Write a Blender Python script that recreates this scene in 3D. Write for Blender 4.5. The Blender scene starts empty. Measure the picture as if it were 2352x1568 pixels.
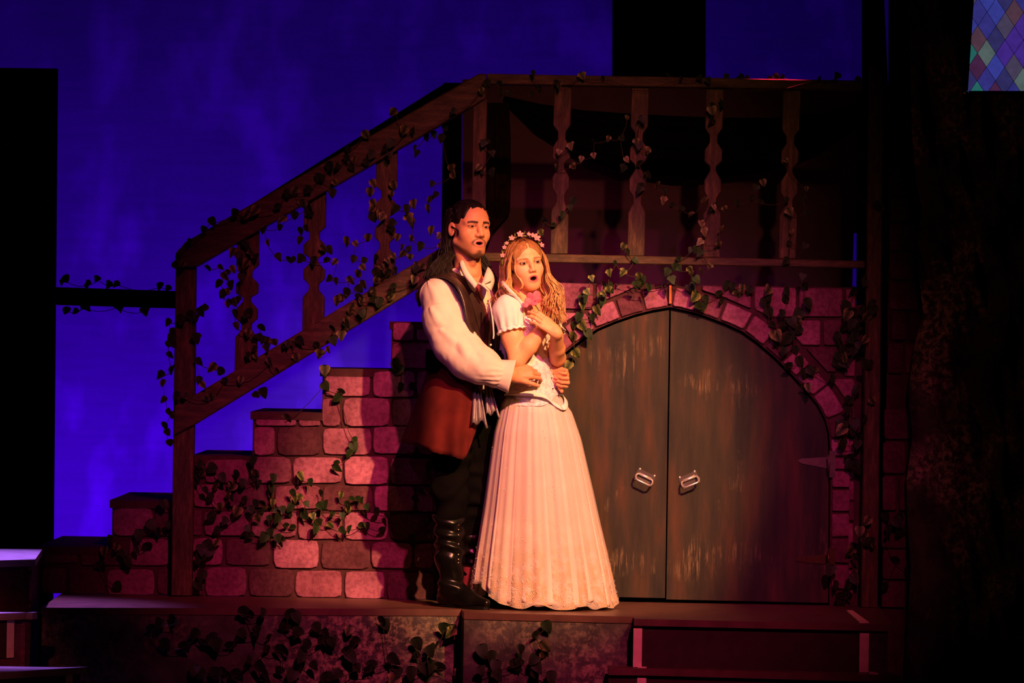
import bpy, bmesh, math, random
import numpy as np
from mathutils import Vector, Matrix, Euler

rnd = random.Random(7)
scene = bpy.context.scene
COL = scene.collection

# ------------------------------------------------------------------ camera
PPM, DIST, ROLL, ZC = 530.0, 18.0, 0.016, 1.723
FOC = PPM * DIST
cam_d = bpy.data.cameras.new('camera')
cam_d.sensor_fit = 'HORIZONTAL'; cam_d.sensor_width = 36.0
cam_d.lens = 36.0 * FOC / 2352.0
cam_d.clip_end = 200
cam = bpy.data.objects.new('camera', cam_d)
COL.objects.link(cam)
cam.matrix_world = Matrix.Translation((0, -DIST, ZC)) @ Matrix.Rotation(math.pi/2, 4, 'X') @ Matrix.Rotation(ROLL, 4, 'Z')
scene.camera = cam

# ------------------------------------------------------------------ world, exposure
scene.view_settings.view_transform = 'Standard'
scene.view_settings.look = 'None'
scene.view_settings.gamma = 1.0
scene.view_settings.exposure = 0.0
scene.view_settings.use_curve_mapping = False
world = bpy.data.worlds.new('dark_theatre'); scene.world = world
world.use_nodes = True
world.node_tree.nodes['Background'].inputs[0].default_value = (0.35, 0.12, 0.3, 1)
world.node_tree.nodes['Background'].inputs[1].default_value = 0.0025

# ------------------------------------------------------------------ pixel <-> place
CR, SR = math.cos(ROLL), math.sin(ROLL)
def uv(px, py):
    dx, dy = px - 1176.0, py - 784.0
    return dx*CR + dy*SR, -dx*SR + dy*CR
def W(px, py, Y):
    u, v = uv(px, py); k = (DIST + Y) / FOC
    return Vector((u*k, Y, ZC - v*k))
def G(px, py, z):
    u, v = uv(px, py); d = (ZC - z) * FOC / v
    return Vector((u*d/FOC, d - DIST, z))

# ------------------------------------------------------------------ stage lights
def spot(name, loc, tgt, power, color, angle, blend=0.6, rad=0.12):
    l = bpy.data.lights.new(name, 'SPOT'); l.energy = power; l.color = color
    l.spot_size = math.radians(angle); l.spot_blend = blend; l.shadow_soft_size = rad
    o = bpy.data.objects.new(name, l); COL.objects.link(o)
    o.location = loc
    o.rotation_euler = (Vector(tgt) - Vector(loc)).to_track_quat('-Z', 'Y').to_euler()
    return o
def area(name, loc, tgt, power, color, sx, sy):
    l = bpy.data.lights.new(name, 'AREA'); l.shape = 'RECTANGLE'; l.size = sx; l.size_y = sy
    l.energy = power; l.color = color
    o = bpy.data.objects.new(name, l); COL.objects.link(o); o.location = loc
    o.rotation_euler = (Vector(tgt) - Vector(loc)).to_track_quat('-Z', 'Y').to_euler()
    return o
key = spot('key_spotlight', (4.6, -11.5, 8.6), (0.20, -0.4, 1.33), 14200, (1.0, 0.48, 0.17), 8.5, 0.50, 0.10)
wash = spot('red_wash_spotlight', (2.6, -13.0, 9.5), (0.0, 0.0, 0.92), 6400, (1.0, 0.08, 0.25), 14.4, 1.0, 0.14)
pink = spot('pink_spotlight', (-2.5, -12.5, 7.5), (0.50, -0.2, 1.62), 1000, (0.85, 0.17, 0.80), 9.5, 1.0, 0.12)
amber = spot('amber_spotlight', (1.5, -13.0, 7.0), (0.3, 0.0, 2.1), 850, (1.0, 0.42, 0.14), 12.0, 1.0, 0.12)
side = spot('red_side_spotlight', (-3.4, -11.0, 6.0), (-2.28, -1.4, 0.45), 1500, (1.0, 0.14, 0.16), 5.0, 0.9, 0.1)
lav = spot('lavender_top_spotlight', (-3.3, -0.9, 6.6), (-2.12, -0.9, 0.6), 5200, (0.42, 0.17, 1.0), 16, 1.0, 0.06)
redback = spot('red_back_spotlight', (1.25, 1.9, 6.0), (1.13, -0.05, 2.88), 5200, (1.0, 0.02, 0.07), 4.2, 0.9, 0.03)
cyc = area('blue_floor_light', (-1.5, 2.7, 0.30), (-1.5, 4.2, 1.25), 88, (0.075, 0.0, 1.0), 6.0, 0.2)
cyc2 = area('blue_sky_light', (0.4, 2.1, 5.6), (0.4, 4.2, 3.0), 2.0, (0.03, 0.0, 1.0), 6.0, 0.4)

# ------------------------------------------------------------------ helpers
def link(o, parent=None, base=None):
    COL.objects.link(o)
    if parent is not None:
        o.parent = parent
        b = parent.get('_b')
        if b is not None:
            o.matrix_parent_inverse = Matrix.Translation((-b[0], -b[1], -b[2]))
    return o
def tag(o, label=None, cat=None, group=None, kind=None):
    if label: o['label'] = label
    if cat: o['category'] = cat
    if group: o['group'] = group
    if kind: o['kind'] = kind
    return o
def thing(name, loc, label, cat, group=None, kind=None):
    o = bpy.data.objects.new(name, None); COL.objects.link(o)
    o.empty_display_size = 0.1
    o.location = loc; o['_b'] = tuple(loc)
    return tag(o, label, cat, group, kind)
def mesh(name, verts, faces, mat, parent=None, smooth=False, me_only=False):
    me = bpy.data.meshes.new(name)
    me.from_pydata([tuple(v) for v in verts], [], faces)
    if smooth: me.polygons.foreach_set('use_smooth', [True]*len(me.polygons))
    me.update()
    if mat is not None: me.materials.append(mat)
    if me_only: return me
    return link(bpy.data.objects.new(name, me), parent)
def recalc(me):
    bm = bmesh.new(); bm.from_mesh(me); bmesh.ops.recalc_face_normals(bm, faces=bm.faces)
    bm.to_mesh(me); bm.free()
def prism_data(pts, Y1):
    """front polygon (world points) pushed straight back by dY"""
    n = len(pts); vs = [tuple(p) for p in pts] + [(p[0], p[1] + Y1, p[2]) for p in pts]
    fs = [list(range(n)), list(range(2*n-1, n-1, -1))]
    for i in range(n):
        j = (i+1) % n; fs.append([i, i+n, j+n, j])
    return vs, fs
def prism(name, pix, Y0, depth, mat, parent=None, bevel=0.0, zmin=None):
    pts = [W(x, y, Y0) for x, y in pix]
    if zmin is not None:
        for q in pts: q.z = max(q.z, zmin)
    vs, fs = prism_data(pts, depth)
    o = mesh(name, vs, fs, mat, parent); recalc(o.data)
    if bevel: bevel_mesh(o.data, bevel)
    return o
def bevel_mesh(me, w):
    bm = bmesh.new(); bm.from_mesh(me)
    es = [e for e in bm.edges if len(e.link_faces) == 2 and e.calc_face_angle(0) > 0.5]
    bmesh.ops.bevel(bm, geom=es, offset=w, segments=1, affect='EDGES', clamp_overlap=True)
    bm.to_mesh(me); bm.free()
def box(name, lo, hi, mat, parent=None, bevel=0.0):
    x0, y0, z0 = lo; x1, y1, z1 = hi
    vs = [(x0,y0,z0),(x1,y0,z0),(x1,y1,z0),(x0,y1,z0),(x0,y0,z1),(x1,y0,z1),(x1,y1,z1),(x0,y1,z1)]
    fs = [[0,3,2,1],[4,5,6,7],[0,1,5,4],[1,2,6,5],[2,3,7,6],[3,0,4,7]]
    o = mesh(name, vs, fs, mat, parent)
    if bevel: bevel_mesh(o.data, bevel)
    return o
def slab(name, plan, z0, z1, mat, parent=None):
    """horizontal plan polygon from z0 up to z1"""
    n = len(plan); vs = [(p[0], p[1], z1) for p in plan] + [(p[0], p[1], z0) for p in plan]
    fs = [list(range(n)), list(range(2*n-1, n-1, -1))]
    for i in range(n):
        j = (i+1) % n; fs.append([i, i+n, j+n, j])
    o = mesh(name, vs, fs, mat, parent); recalc(o.data); return o
def tube_data(pts, rad, sides=6, cap=True):
    pts = [Vector(p) for p in pts]; n = len(pts)
    if not hasattr(rad, '__len__'): rad = [rad]*n
    vs, fs = [], []
    up = Vector((0.13, 0.27, 0.95))
    for i, p in enumerate(pts):
        t = (pts[min(i+1, n-1)] - pts[max(i-1, 0)])
        if t.length < 1e-9: t = Vector((0, 0, 1))
        t.normalize()
        a = t.cross(up)
        if a.length < 0.05: a = t.cross(Vector((1, 0, 0)))
        a.normalize(); b = t.cross(a)
        for k in range(sides):
            q = 2*math.pi*k/sides
            vs.append(p + (a*math.cos(q) + b*math.sin(q))*rad[i])
    for i in range(n-1):
        for k in range(sides):
            l = (k+1) % sides
            fs.append([i*sides+k, i*sides+l, (i+1)*sides+l, (i+1)*sides+k])
    if cap:
        fs.append(list(range(sides-1, -1, -1))); fs.append([(n-1)*sides+k for k in range(sides)])
    return vs, fs
class MB:
    def __init__(s): s.v = []; s.f = []
    def add(s, vf):
        o = len(s.v); s.v += [tuple(p) for p in vf[0]]; s.f += [[i+o for i in q] for q in vf[1]]; return s
    def build(s, name, mat, parent=None, smooth=False): return mesh(name, s.v, s.f, mat, parent, smooth)
def sphere_data(c, r, seg=10, rings=6, R=None):
    if not hasattr(r, '__len__'): r = (r, r, r)
    vs, fs = [], []
    for i in range(rings+1):
        th = math.pi*i/rings
        for k in range(seg):
            ph = 2*math.pi*k/seg
            p = Vector((r[0]*math.sin(th)*math.cos(ph), r[1]*math.sin(th)*math.sin(ph), r[2]*math.cos(th)))
            if R is not None: p = R @ p
            vs.append(Vector(c) + p)
    for i in range(rings):
        for k in range(seg):
            l = (k+1) % seg
            fs.append([i*seg+k, (i+1)*seg+k, (i+1)*seg+l, i*seg+l])
    return vs, fs

# ------------------------------------------------------------------ materials
class NT:
    def __init__(s, name):
        s.m = bpy.data.materials.new(name); s.m.use_nodes = True
        s.t = s.m.node_tree; s.b = s.t.nodes['Principled BSDF']; s.out = s.t.nodes['Material Output']
    def n(s, typ, **kw):
        x = s.t.nodes.new(typ)
        for k, v in kw.items():
            if isinstance(k, str) and k.startswith('i_'):
                key_ = k[2:]
                x.inputs[int(key_) if key_.isdigit() else key_.replace('_', ' ')].default_value = v
            else: setattr(x, k, v)
        return x
    def l(s, a, b): s.t.links.new(a, b)
    def coords(s, scale=(1, 1, 1), obj=True):
        c = s.n('ShaderNodeTexCoord'); m = s.n('ShaderNodeMapping'); m.inputs['Scale'].default_value = scale
        s.l(c.outputs['Object' if obj else 'Generated'], m.inputs['Vector']); return m.outputs[0]
    def noise(s, vec, scale, detail=4, rough=0.55):
        x = s.n('ShaderNodeTexNoise'); x.inputs['Scale'].default_value = scale
        x.inputs['Detail'].default_value = detail; x.inputs['Roughness'].default_value = rough
        if vec is not None: s.l(vec, x.inputs['Vector'])
        return x.outputs['Fac']
    def ramp(s, fac, stops):
        r = s.n('ShaderNodeValToRGB'); e = r.color_ramp.elements
        while len(e) < len(stops): e.new(0.5)
        for i, (p, c) in enumerate(stops):
            e[i].position = p; e[i].color = (*c, 1) if len(c) == 3 else c
        s.l(fac, r.inputs[0]); return r.outputs[0]
    def mix(s, fac, a, b, typ='MIX'):
        x = s.n('ShaderNodeMix', data_type='RGBA', blend_type=typ)
        for sock, v in ((x.inputs[0], fac), (x.inputs[6], a), (x.inputs[7], b)):
            if isinstance(v, bpy.types.NodeSocket): s.l(v, sock)
            elif isinstance(v, (int, float)): sock.default_value = v
            else: sock.default_value = (*v, 1)
        return x.outputs[2]
    def bump(s, h, strength=0.3, dist=0.01):
        x = s.n('ShaderNodeBump'); x.inputs['Strength'].default_value = strength; x.inputs['Distance'].default_value = dist
        s.l(h, x.inputs['Height']); s.l(x.outputs[0], s.b.inputs['Normal'])
    def color(s, c):
        if isinstance(c, bpy.types.NodeSocket): s.l(c, s.b.inputs['Base Color'])
        else: s.b.inputs['Base Color'].default_value = (*c, 1)
    def set(s, rough=0.7, metal=0.0, spec=0.3):
        s.b.inputs['Roughness'].default_value = rough; s.b.inputs['Metallic'].default_value = metal
        s.b.inputs['Specular IOR Level'].default_value = spec; return s.m
def plain(name, c, rough=0.7, metal=0.0, spec=0.3, nz=0.25, scale=25.0):
    t = NT(name); v = t.coords()
    f = t.noise(v, scale, 4)
    t.color(t.ramp(f, [(0.25, tuple(x*(1-nz) for x in c)), (0.75, tuple(min(1, x*(1+nz)) for x in c))]))
    return t.set(rough, metal, spec)

def m_stone(name, lo, hi, k=1.0):
    t = NT(name); v = t.coords()
    oi = t.n('ShaderNodeObjectInfo')
    add = t.n('ShaderNodeVectorMath', operation='ADD'); t.l(v, add.inputs[0])
    sc = t.n('ShaderNodeVectorMath', operation='SCALE'); sc.inputs[0].default_value = (7, 3, 5); t.l(oi.outputs['Random'], sc.inputs['Scale'])
    t.l(sc.outputs[0], add.inputs[1])
    f = t.noise(add.outputs[0], 9.0, 6, 0.62)
    dab = t.noise(add.outputs[0], 55.0, 4, 0.65)
    c = t.ramp(f, [(0.38, lo), (0.60, hi)])
    d = t.ramp(dab, [(0.42, (0.62, 0.55, 0.6)), (0.56, (1, 1, 1))])
    c2 = t.mix(0.75, c, d, 'MULTIPLY')
    hs = t.n('ShaderNodeHueSaturation'); t.l(c2, hs.inputs['Color'])
    mr = t.n('ShaderNodeMapRange'); mr.inputs[3].default_value = 0.8*k; mr.inputs[4].default_value = 1.18*k
    t.l(oi.outputs['Random'], mr.inputs[0]); t.l(mr.outputs[0], hs.inputs['Value'])
    t.color(hs.outputs[0]); t.bump(dab, 0.25, 0.004)
    return t.set(0.85, 0, 0.15)
M = {}
M['stone_light'] = m_stone('painted_stone_light', (0.30, 0.098, 0.165), (0.46, 0.155, 0.26))
M['stone_mid'] = m_stone('painted_stone_mid', (0.22, 0.066, 0.110), (0.33, 0.104, 0.172))
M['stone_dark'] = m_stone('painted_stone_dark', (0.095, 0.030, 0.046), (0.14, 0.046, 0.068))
M['mortar'] = plain('painted_mortar', (0.070, 0.026, 0.032), 0.9, 0, 0.1, 0.35, 18)
def m_wood(name, lo, mid, hi, ang=(1, 1, 1), rough=0.6, streak=1.0):
    t = NT(name); v = t.coords(ang)
    f = t.noise(v, 9.0, 7, 0.65); g = t.noise(v, 42.0, 5, 0.7)
    c = t.ramp(f, [(0.30, lo), (0.52, mid), (0.78, hi)])
    s_ = t.ramp(g, [(0.35, (0.55, 0.5, 0.48)), (0.62, (1.12, 1.1, 1.05))])
    t.color(t.mix(0.8*streak, c, s_, 'MULTIPLY')); t.bump(g, 0.35, 0.004)
    return t.set(rough, 0, 0.35)
M['rail'] = m_wood('stained_rail_wood', (0.038, 0.026, 0.010), (0.085, 0.054, 0.021), (0.24, 0.145, 0.06), (6, 6, 1))
M['rail_h'] = m_wood('stained_rail_wood_level', (0.038, 0.026, 0.010), (0.085, 0.054, 0.021), (0.20, 0.12, 0.05), (1, 6, 6))
def m_door():
    t = NT('brushed_door_paint'); v = t.coords((4.5, 3, 0.7)); w = t.coords((24, 6, 1.7)); u = t.coords((1, 1, 1.3))
    f = t.noise(v, 2.6, 7, 0.6); g = t.noise(w, 3.4, 8, 0.72); b = t.noise(u, 2.6, 4, 0.55)
    c = t.ramp(f, [(0.34, (0.013, 0.013, 0.010)), (0.50, (0.030, 0.024, 0.014)), (0.68, (0.075, 0.034, 0.014))])
    st = t.ramp(g, [(0.50, (0, 0, 0)), (0.72, (1, 1, 1))]); bl = t.ramp(b, [(0.55, (0, 0, 0)), (0.68, (1, 1, 1))])
    k = t.mix(1.0, st, bl, 'MULTIPLY')
    t.color(t.mix(k, c, (0.34, 0.23, 0.11))); t.bump(g, 0.2, 0.003)
    return t.set(0.55, 0, 0.3)
M['door'] = m_door()
def m_backdrop():
    t = NT('painted_sky_cloth'); v = t.coords((1, 1, 0.55)); w = t.coords((0.35, 1, 3.0))
    f = t.noise(v, 1.5, 5, 0.55); s = t.noise(v, 4.2, 3, 0.5); g = t.noise(w, 9.0, 3, 0.6)
    a = t.ramp(f, [(0.32, (0.46, 0.42, 0.46)), (0.62, (0.60, 0.54, 0.60))])
    b = t.ramp(s, [(0.52, (0.82, 0.82, 0.82)), (0.76, (1.4, 1.4, 1.4))])
    c = t.mix(1.0, a, b, 'MULTIPLY')
    d = t.ramp(g, [(0.3, (0.86, 0.86, 0.86)), (0.7, (1, 1, 1))])
    t.color(t.mix(1.0, c, d, 'MULTIPLY')); return t.set(0.95, 0, 0.05)
M['backdrop'] = m_backdrop()
def m_mottle(name, dark, mid, hi, big=3.2, thr=(0.50, 0.66)):
    t = NT(name); v = t.coords()
    f = t.noise(v, big, 5, 0.6); g = t.noise(v, 34.0, 6, 0.75); h = t.noise(v, 7.5, 4, 0.6)
    c = t.ramp(h, [(0.35, dark), (0.65, mid)])
    st = t.ramp(g, [(0.46, (0, 0, 0)), (0.60, (1, 1, 1))]); bl = t.ramp(f, [(thr[0], (0, 0, 0)), (thr[1], (1, 1, 1))])
    t.color(t.mix(t.mix(1.0, st, bl, 'MULTIPLY'), c, hi)); t.bump(g, 0.4, 0.01)
    return t.set(0.9, 0, 0.1)
M['rock'] = m_mottle('sponged_rock_paint', (0.035, 0.028, 0.03), (0.10, 0.075, 0.08), (0.55, 0.42, 0.30), 3.0, (0.48, 0.64))
M['rock_front'] = m_mottle('sponged_platform_paint', (0.040, 0.036, 0.034), (0.10, 0.088, 0.075), (0.34, 0.28, 0.16), 2.2, (0.40, 0.62))
M['black'] = plain('black_masking', (0.006, 0.006, 0.008), 0.95, 0, 0.05)
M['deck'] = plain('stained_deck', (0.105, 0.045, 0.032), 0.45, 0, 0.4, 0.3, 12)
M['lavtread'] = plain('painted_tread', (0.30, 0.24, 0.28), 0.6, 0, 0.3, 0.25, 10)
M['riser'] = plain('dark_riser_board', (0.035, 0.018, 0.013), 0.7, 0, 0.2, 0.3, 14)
M['tape'] = plain('tan_gaffer_tape', (0.74, 0.54, 0.37), 0.6, 0, 0.2, 0.12, 30)
M['plum'] = plain('plum_wall_paint', (0.17, 0.065, 0.125), 0.9, 0, 0.1, 0.18, 3)
M['drape'] = plain('black_velvet', (0.008, 0.006, 0.007), 0.95, 0, 0.05)  # near-black of the sheet that imitates a shadow on the balcony wall
M['brown_drape'] = plain('dark_brown_cloth', (0.030, 0.014, 0.012), 0.95, 0, 0.05)
M['chrome'] = plain('chromed_steel', (0.92, 0.90, 0.84), 0.34, 0.75, 0.6, 0.04)
M['plate'] = plain('dull_steel_plate', (0.30, 0.26, 0.25), 0.28, 0.9, 0.5, 0.08)
M['brass'] = plain('antique_brass', (0.10, 0.065, 0.025), 0.4, 0.7, 0.5, 0.2)
M['steel'] = plain('grey_hinge_steel', (0.13, 0.10, 0.085), 0.55, 0.3, 0.3)
M['stage'] = plain('stage_floor_paint', (0.03, 0.028, 0.03), 0.7, 0, 0.2)

# ------------------------------------------------------------------ the setting
tag(box('floor', (-7, -6, -0.05), (7, 5, 0.0), M['stage']), 'dark painted stage floor under the platforms', 'floor', kind='structure')
bd = mesh('wall_backdrop', [(-6, 4.2, 0), (6, 4.2, 0), (6, 4.2, 7), (-6, 4.2, 7), (-6, 4.24, 0), (6, 4.24, 0), (6, 4.24, 7), (-6, 4.24, 7)],
          [[0,1,2,3],[7,6,5,4],[0,4,5,1],[1,5,6,2],[2,6,7,3],[3,7,4,0]], M['backdrop'])
tag(bd, 'mottled blue night sky cloth behind the whole set', 'backdrop', kind='structure')

DECK = 0.6
# main platform ---------------------------------------------------
fe = [(94,1395), (500,1396), (1060,1399), (1066,1406), (1455,1416)]
plan_main = [G(x, y, DECK) for x, y in fe]
rfe = [(1470,1421), (1975,1432), (2052,1434)]
plan_right = [G(x, y, DECK) for x, y in rfe]
plat = thing('stage_platform', (-0.6, -0.4, 0.0), 'long low platform with sponged brown front below the couple', 'platform')
plan_main2 = plan_main + [Vector((plan_main[-1].x, 0.9, 0)), Vector((G(112,1374,DECK).x, 0.9, 0))]
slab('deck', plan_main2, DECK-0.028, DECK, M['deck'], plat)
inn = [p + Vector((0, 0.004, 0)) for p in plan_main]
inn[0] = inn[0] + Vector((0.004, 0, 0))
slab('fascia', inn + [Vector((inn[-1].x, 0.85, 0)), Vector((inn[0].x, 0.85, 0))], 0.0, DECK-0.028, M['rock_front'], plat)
# right hand steps ------------------------------------------------
st = thing('entrance_steps', (1.1, -1.2, 0.0), 'dark brown steps edged with tan tape below the arched doors', 'steps')
pr = plan_right
xl = plan_main[-1].x
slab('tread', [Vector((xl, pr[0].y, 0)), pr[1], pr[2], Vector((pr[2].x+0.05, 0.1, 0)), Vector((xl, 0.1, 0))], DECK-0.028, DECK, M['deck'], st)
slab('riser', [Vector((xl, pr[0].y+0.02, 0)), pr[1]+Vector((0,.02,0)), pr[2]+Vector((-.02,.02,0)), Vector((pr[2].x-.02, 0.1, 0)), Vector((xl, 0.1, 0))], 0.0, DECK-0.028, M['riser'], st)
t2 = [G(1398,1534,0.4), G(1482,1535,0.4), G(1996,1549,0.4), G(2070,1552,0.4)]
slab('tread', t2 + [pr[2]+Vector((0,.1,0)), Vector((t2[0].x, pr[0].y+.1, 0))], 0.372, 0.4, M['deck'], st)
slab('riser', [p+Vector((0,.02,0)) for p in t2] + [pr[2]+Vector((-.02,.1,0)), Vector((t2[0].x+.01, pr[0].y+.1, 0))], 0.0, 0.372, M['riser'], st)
# mottled side panels flanking the taped middle
def panel_on(front_a, front_b, z0, z1, name, mat, parent, off=0.006):
    a, b = Vector(front_a), Vector(front_b); d = (b-a); d.z = 0; d.normalize(); nrm = Vector((d.y, -d.x, 0))
    a = a + nrm*0.001; b = b + nrm*0.001
    vs = [(a.x, a.y, z0), (b.x, b.y, z0), (b.x, b.y, z1), (a.x, a.y, z1)]
    vs += [tuple(Vector(v) + nrm*off) for v in vs]
    o = mesh(name, vs, [[4,5,6,7],[3,2,1,0],[0,1,5,4],[1,2,6,5],[2,3,7,6],[3,0,4,7]], mat, parent); recalc(o.data); return o
def along(a, b, t): return a + (b-a)*t
r1 = [Vector((xl, pr[0].y+0.02, 0)), pr[1]+Vector((0,.02,0)), pr[2]+Vector((-.02,.02,0))]
# tape strips: vertical on riser 1, across tread 2, down riser 2
def tape_at(px, w, front_pts, z0, z1, y_probe):
    a = None
    X = W(px, y_probe, -1.1).x; X2 = W(px+w, y_probe, -1.1).x
    for p, q in zip(front_pts[:-1], front_pts[1:]):
        if a is None or p.x-1e-4 <= X:
            a = along(p, q, (X-p.x)/max(1e-6, q.x-p.x)); b = along(p, q, (X2-p.x)/max(1e-6, q.x-p.x))
    return panel_on(a, b, z0, z1, 'tape_strip', M['tape'], st, 0.004)
panel_on(r1[1]+ (r1[2]-r1[1])*0.30, r1[2], 0.4, DECK-0.03, 'side_panel', M['rock_front'], st, 0.003)
f2 = [p+Vector((0,.02,0)) for p in t2]
tape_at(1456, 20, r1, 0.402, DECK-0.029, 1470)
tape_at(1974, 21, r1, 0.402, DECK-0.029, 1480)
tape_at(1464, 21, f2, 0.02, 0.371, 1560)
tape_at(1996, 21, f2, 0.02, 0.371, 1560)
def flat_tape(pxs, z, parent):
    ps = [G(x, y, z) for x, y in pxs]
    vs = [(p.x, p.y, z+0.001) for p in ps] + [(p.x, p.y, z+0.005) for p in ps]
    o = mesh('tape_strip', vs, [[3,2,1,0],[4,5,6,7],[0,1,5,4],[1,2,6,5],[2,3,7,6],[3,0,4,7]], M['tape'], parent); recalc(o.data)
flat_tape([(1944,1403.5), (1958,1403.5), (1996,1431), (1975,1431)], DECK, st)
flat_tape([(1457,1524.5), (1478,1525), (1485,1534.5), (1464,1534)], 0.4, st)
flat_tape([(1975,1536.5), (1996,1537), (2018,1549), (1997,1548.5)], 0.4, st)

# left hand steps ---------------------------------------------------
def step_block(plan, z, label, riser_mat, name='stage_step'):
    c = sum((p for p in plan), Vector((0,0,0)))/len(plan)
    t = thing(name, (c.x, c.y, 0), label, 'step')
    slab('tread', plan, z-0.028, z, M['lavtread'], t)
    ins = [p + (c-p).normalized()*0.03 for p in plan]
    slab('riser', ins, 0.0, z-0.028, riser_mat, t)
    return t, ins
b1, b1i = step_block([G(-120,1290,0.8), G(81,1284,0.8), G(97,1261,0.8), G(-120,1259,0.8)], 0.8, 'highest lavender-lit step at far left with stone-painted riser', M['mortar'])
yb_ = min(p.y for p in b1i) - 0.002
b2, b2i = step_block([G(-120,1413,0.6), G(86,1405,0.6), Vector((G(86,1400,0.6).x, yb_, 0.6)), Vector((G(-120,1413,0.6).x, yb_, 0.6))], 0.6, 'middle lavender-lit step at far left with a tan tape strip', M['stone_dark'])
yb3 = min(p.y for p in b2i) - 0.002
b3, b3i = step_block([G(-120,1551,0.4), G(201,1531,0.4), Vector((G(150,1524,0.4).x, yb3, 0.4)), Vector((G(-120,1551,0.4).x, yb3, 0.4))], 0.4, 'lowest lavender-lit step in the bottom left corner', M['stone_dark'])
def tape_block(ins, parent, px0, px1, z1, Yg):
    a, b = ins[0], ins[1]; X0, X1 = W(px0, 1450, Yg).x, W(px1, 1450, Yg).x
    pa = along(a, b, (X0-a.x)/(b.x-a.x)); pb = along(a, b, (X1-a.x)/(b.x-a.x))
    panel_on(pa, pb, 0.42 if z1 > 0.5 else 0.01, z1, 'tape_strip', M['tape'], parent, 0.004)
    return a, pa
a_, pa_ = tape_block(b2i, b2, 22, 37, 0.571, -1.2)
panel_on(a_, pa_, 0.42, 0.571, 'dark_board', M['riser'], b2, 0.003)
a_, pa_ = tape_block(b3i, b3, 140, 154, 0.371, -1.7)
panel_on(a_, pa_, 0.01, 0.371, 'dark_board', M['riser'], b3, 0.003)

# ------------------------------------------------------------------ stones
def round_poly(pts, r=0.22, jitter=0.0):
    out = []; n = len(pts)
    for i in range(n):
        p0, p, p1 = Vector(pts[i-1]), Vector(pts[i]), Vector(pts[(i+1) % n])
        a, b = (p0-p), (p1-p); L = min(a.length, b.length)*r
        a = p + a.normalized()*L; b = p + b.normalized()*L
        m = (a+b)/2*0.42 + p*0.58
        for q in (a, m, b):
            out.append(q + Vector((rnd.uniform(-jitter, jitter), rnd.uniform(-jitter, jitter))))
    return out
def stone(pix, parent, Y, mat, proud=0.011, r=0.27, name='stone', jit=0.9):
    if len(pix) == 4 and not hasattr(pix[0], '__len__'):
        x0, y0, x1, y1 = pix; pix = [(x0, y0), (x1, y0), (x1, y1), (x0, y1)]
    out = round_poly([Vector(p) for p in pix], r, jit)
    c = sum(out, Vector((0, 0)))/len(out)
    back = [W(p.x, p.y, Y) for p in out]
    inset = [c + (p-c)*max(0.5, 1 - 2.2/max(6, (p-c).length)) for p in out]
    pr_ = proud*rnd.uniform(0.75, 1.25)
    mid = [W(p.x, p.y, Y) + Vector((0, -pr_*0.6, 0)) for p in out]
    front = [W(p.x, p.y, Y) + Vector((0, -pr_, 0)) for p in inset]
    if Y > -0.2:
        for p in back + mid + front: p.z = max(p.z, DECK + 0.002)
    n = len(out); vs = back + mid + front; fs = []
    for k in (0, n):
        for i in range(n):
            j = (i+1) % n; fs.append([k+i, k+j, k+n+j, k+n+i])
    fs.append([2*n+i for i in range(n)])
    o = mesh(name, vs, fs, mat, parent); recalc(o.data)
    nf = o.data.polygons[len(o.data.polygons)-1]
    return o
def z6(a): return (200+a[0]/2.904, 1000+a[1]/2.904, 200+a[2]/2.904, 1000+a[3]/2.904)
def z5(a): return (350+a[0]/3.135, 600+a[1]/3.135, 350+a[2]/3.135, 600+a[3]/3.135)
L_, D_, N_ = 'stone_light', 'stone_dark', 'stone_mid'

for s_ in [(-60, 1300, 18, 1311), (26, 1298, 72, 1309), (-40, 1320, 58, 1382), (64, 1319, 72, 1380), (-40, 1389, 20, 1398), (26, 1388, 70, 1396)]:
    stone(s_, b1, b1i[1].y - 0.003, M['stone_mid'], proud=0.006, r=0.15)

# stair side ---------------------------------------------------------
stair = thing('stone_staircase', tuple(W(600, 1372, 0.4)), 'pink stone-painted staircase climbing to the balcony behind the man', 'staircase')
outline = [(92,1375), (94,1256), (257,1258), (258,1150), (444,1150), (444,1048), (580,1048), (581,947), (740,947), (741,848), (898,848), (900,740), (1064,740), (1066,640), (1066,1384)]
side = prism('side_panel', outline, 0.0, 0.02, M['mortar'], stair, zmin=DECK+0.001)
steps_px = [(94,1256,260), (258,1150,446), (444,1048,583), (581,947,743), (741,848,901), (900,740,1068)]
for i, (x0, y, x1) in enumerate(steps_px):
    A, B = W(x0, y, 0.0), W(x1, y+(x1-x0)*ROLL, 0.0)
    box('tread', (A.x-0.01, -0.012, A.z-0.03), (B.x, 0.95, A.z+0.004), M['mortar'], stair)
    box('step_riser', (A.x+0.002, 0.022, DECK+0.001), (A.x+0.02, 0.94, A.z-0.031), M['mortar'], stair)
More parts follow.
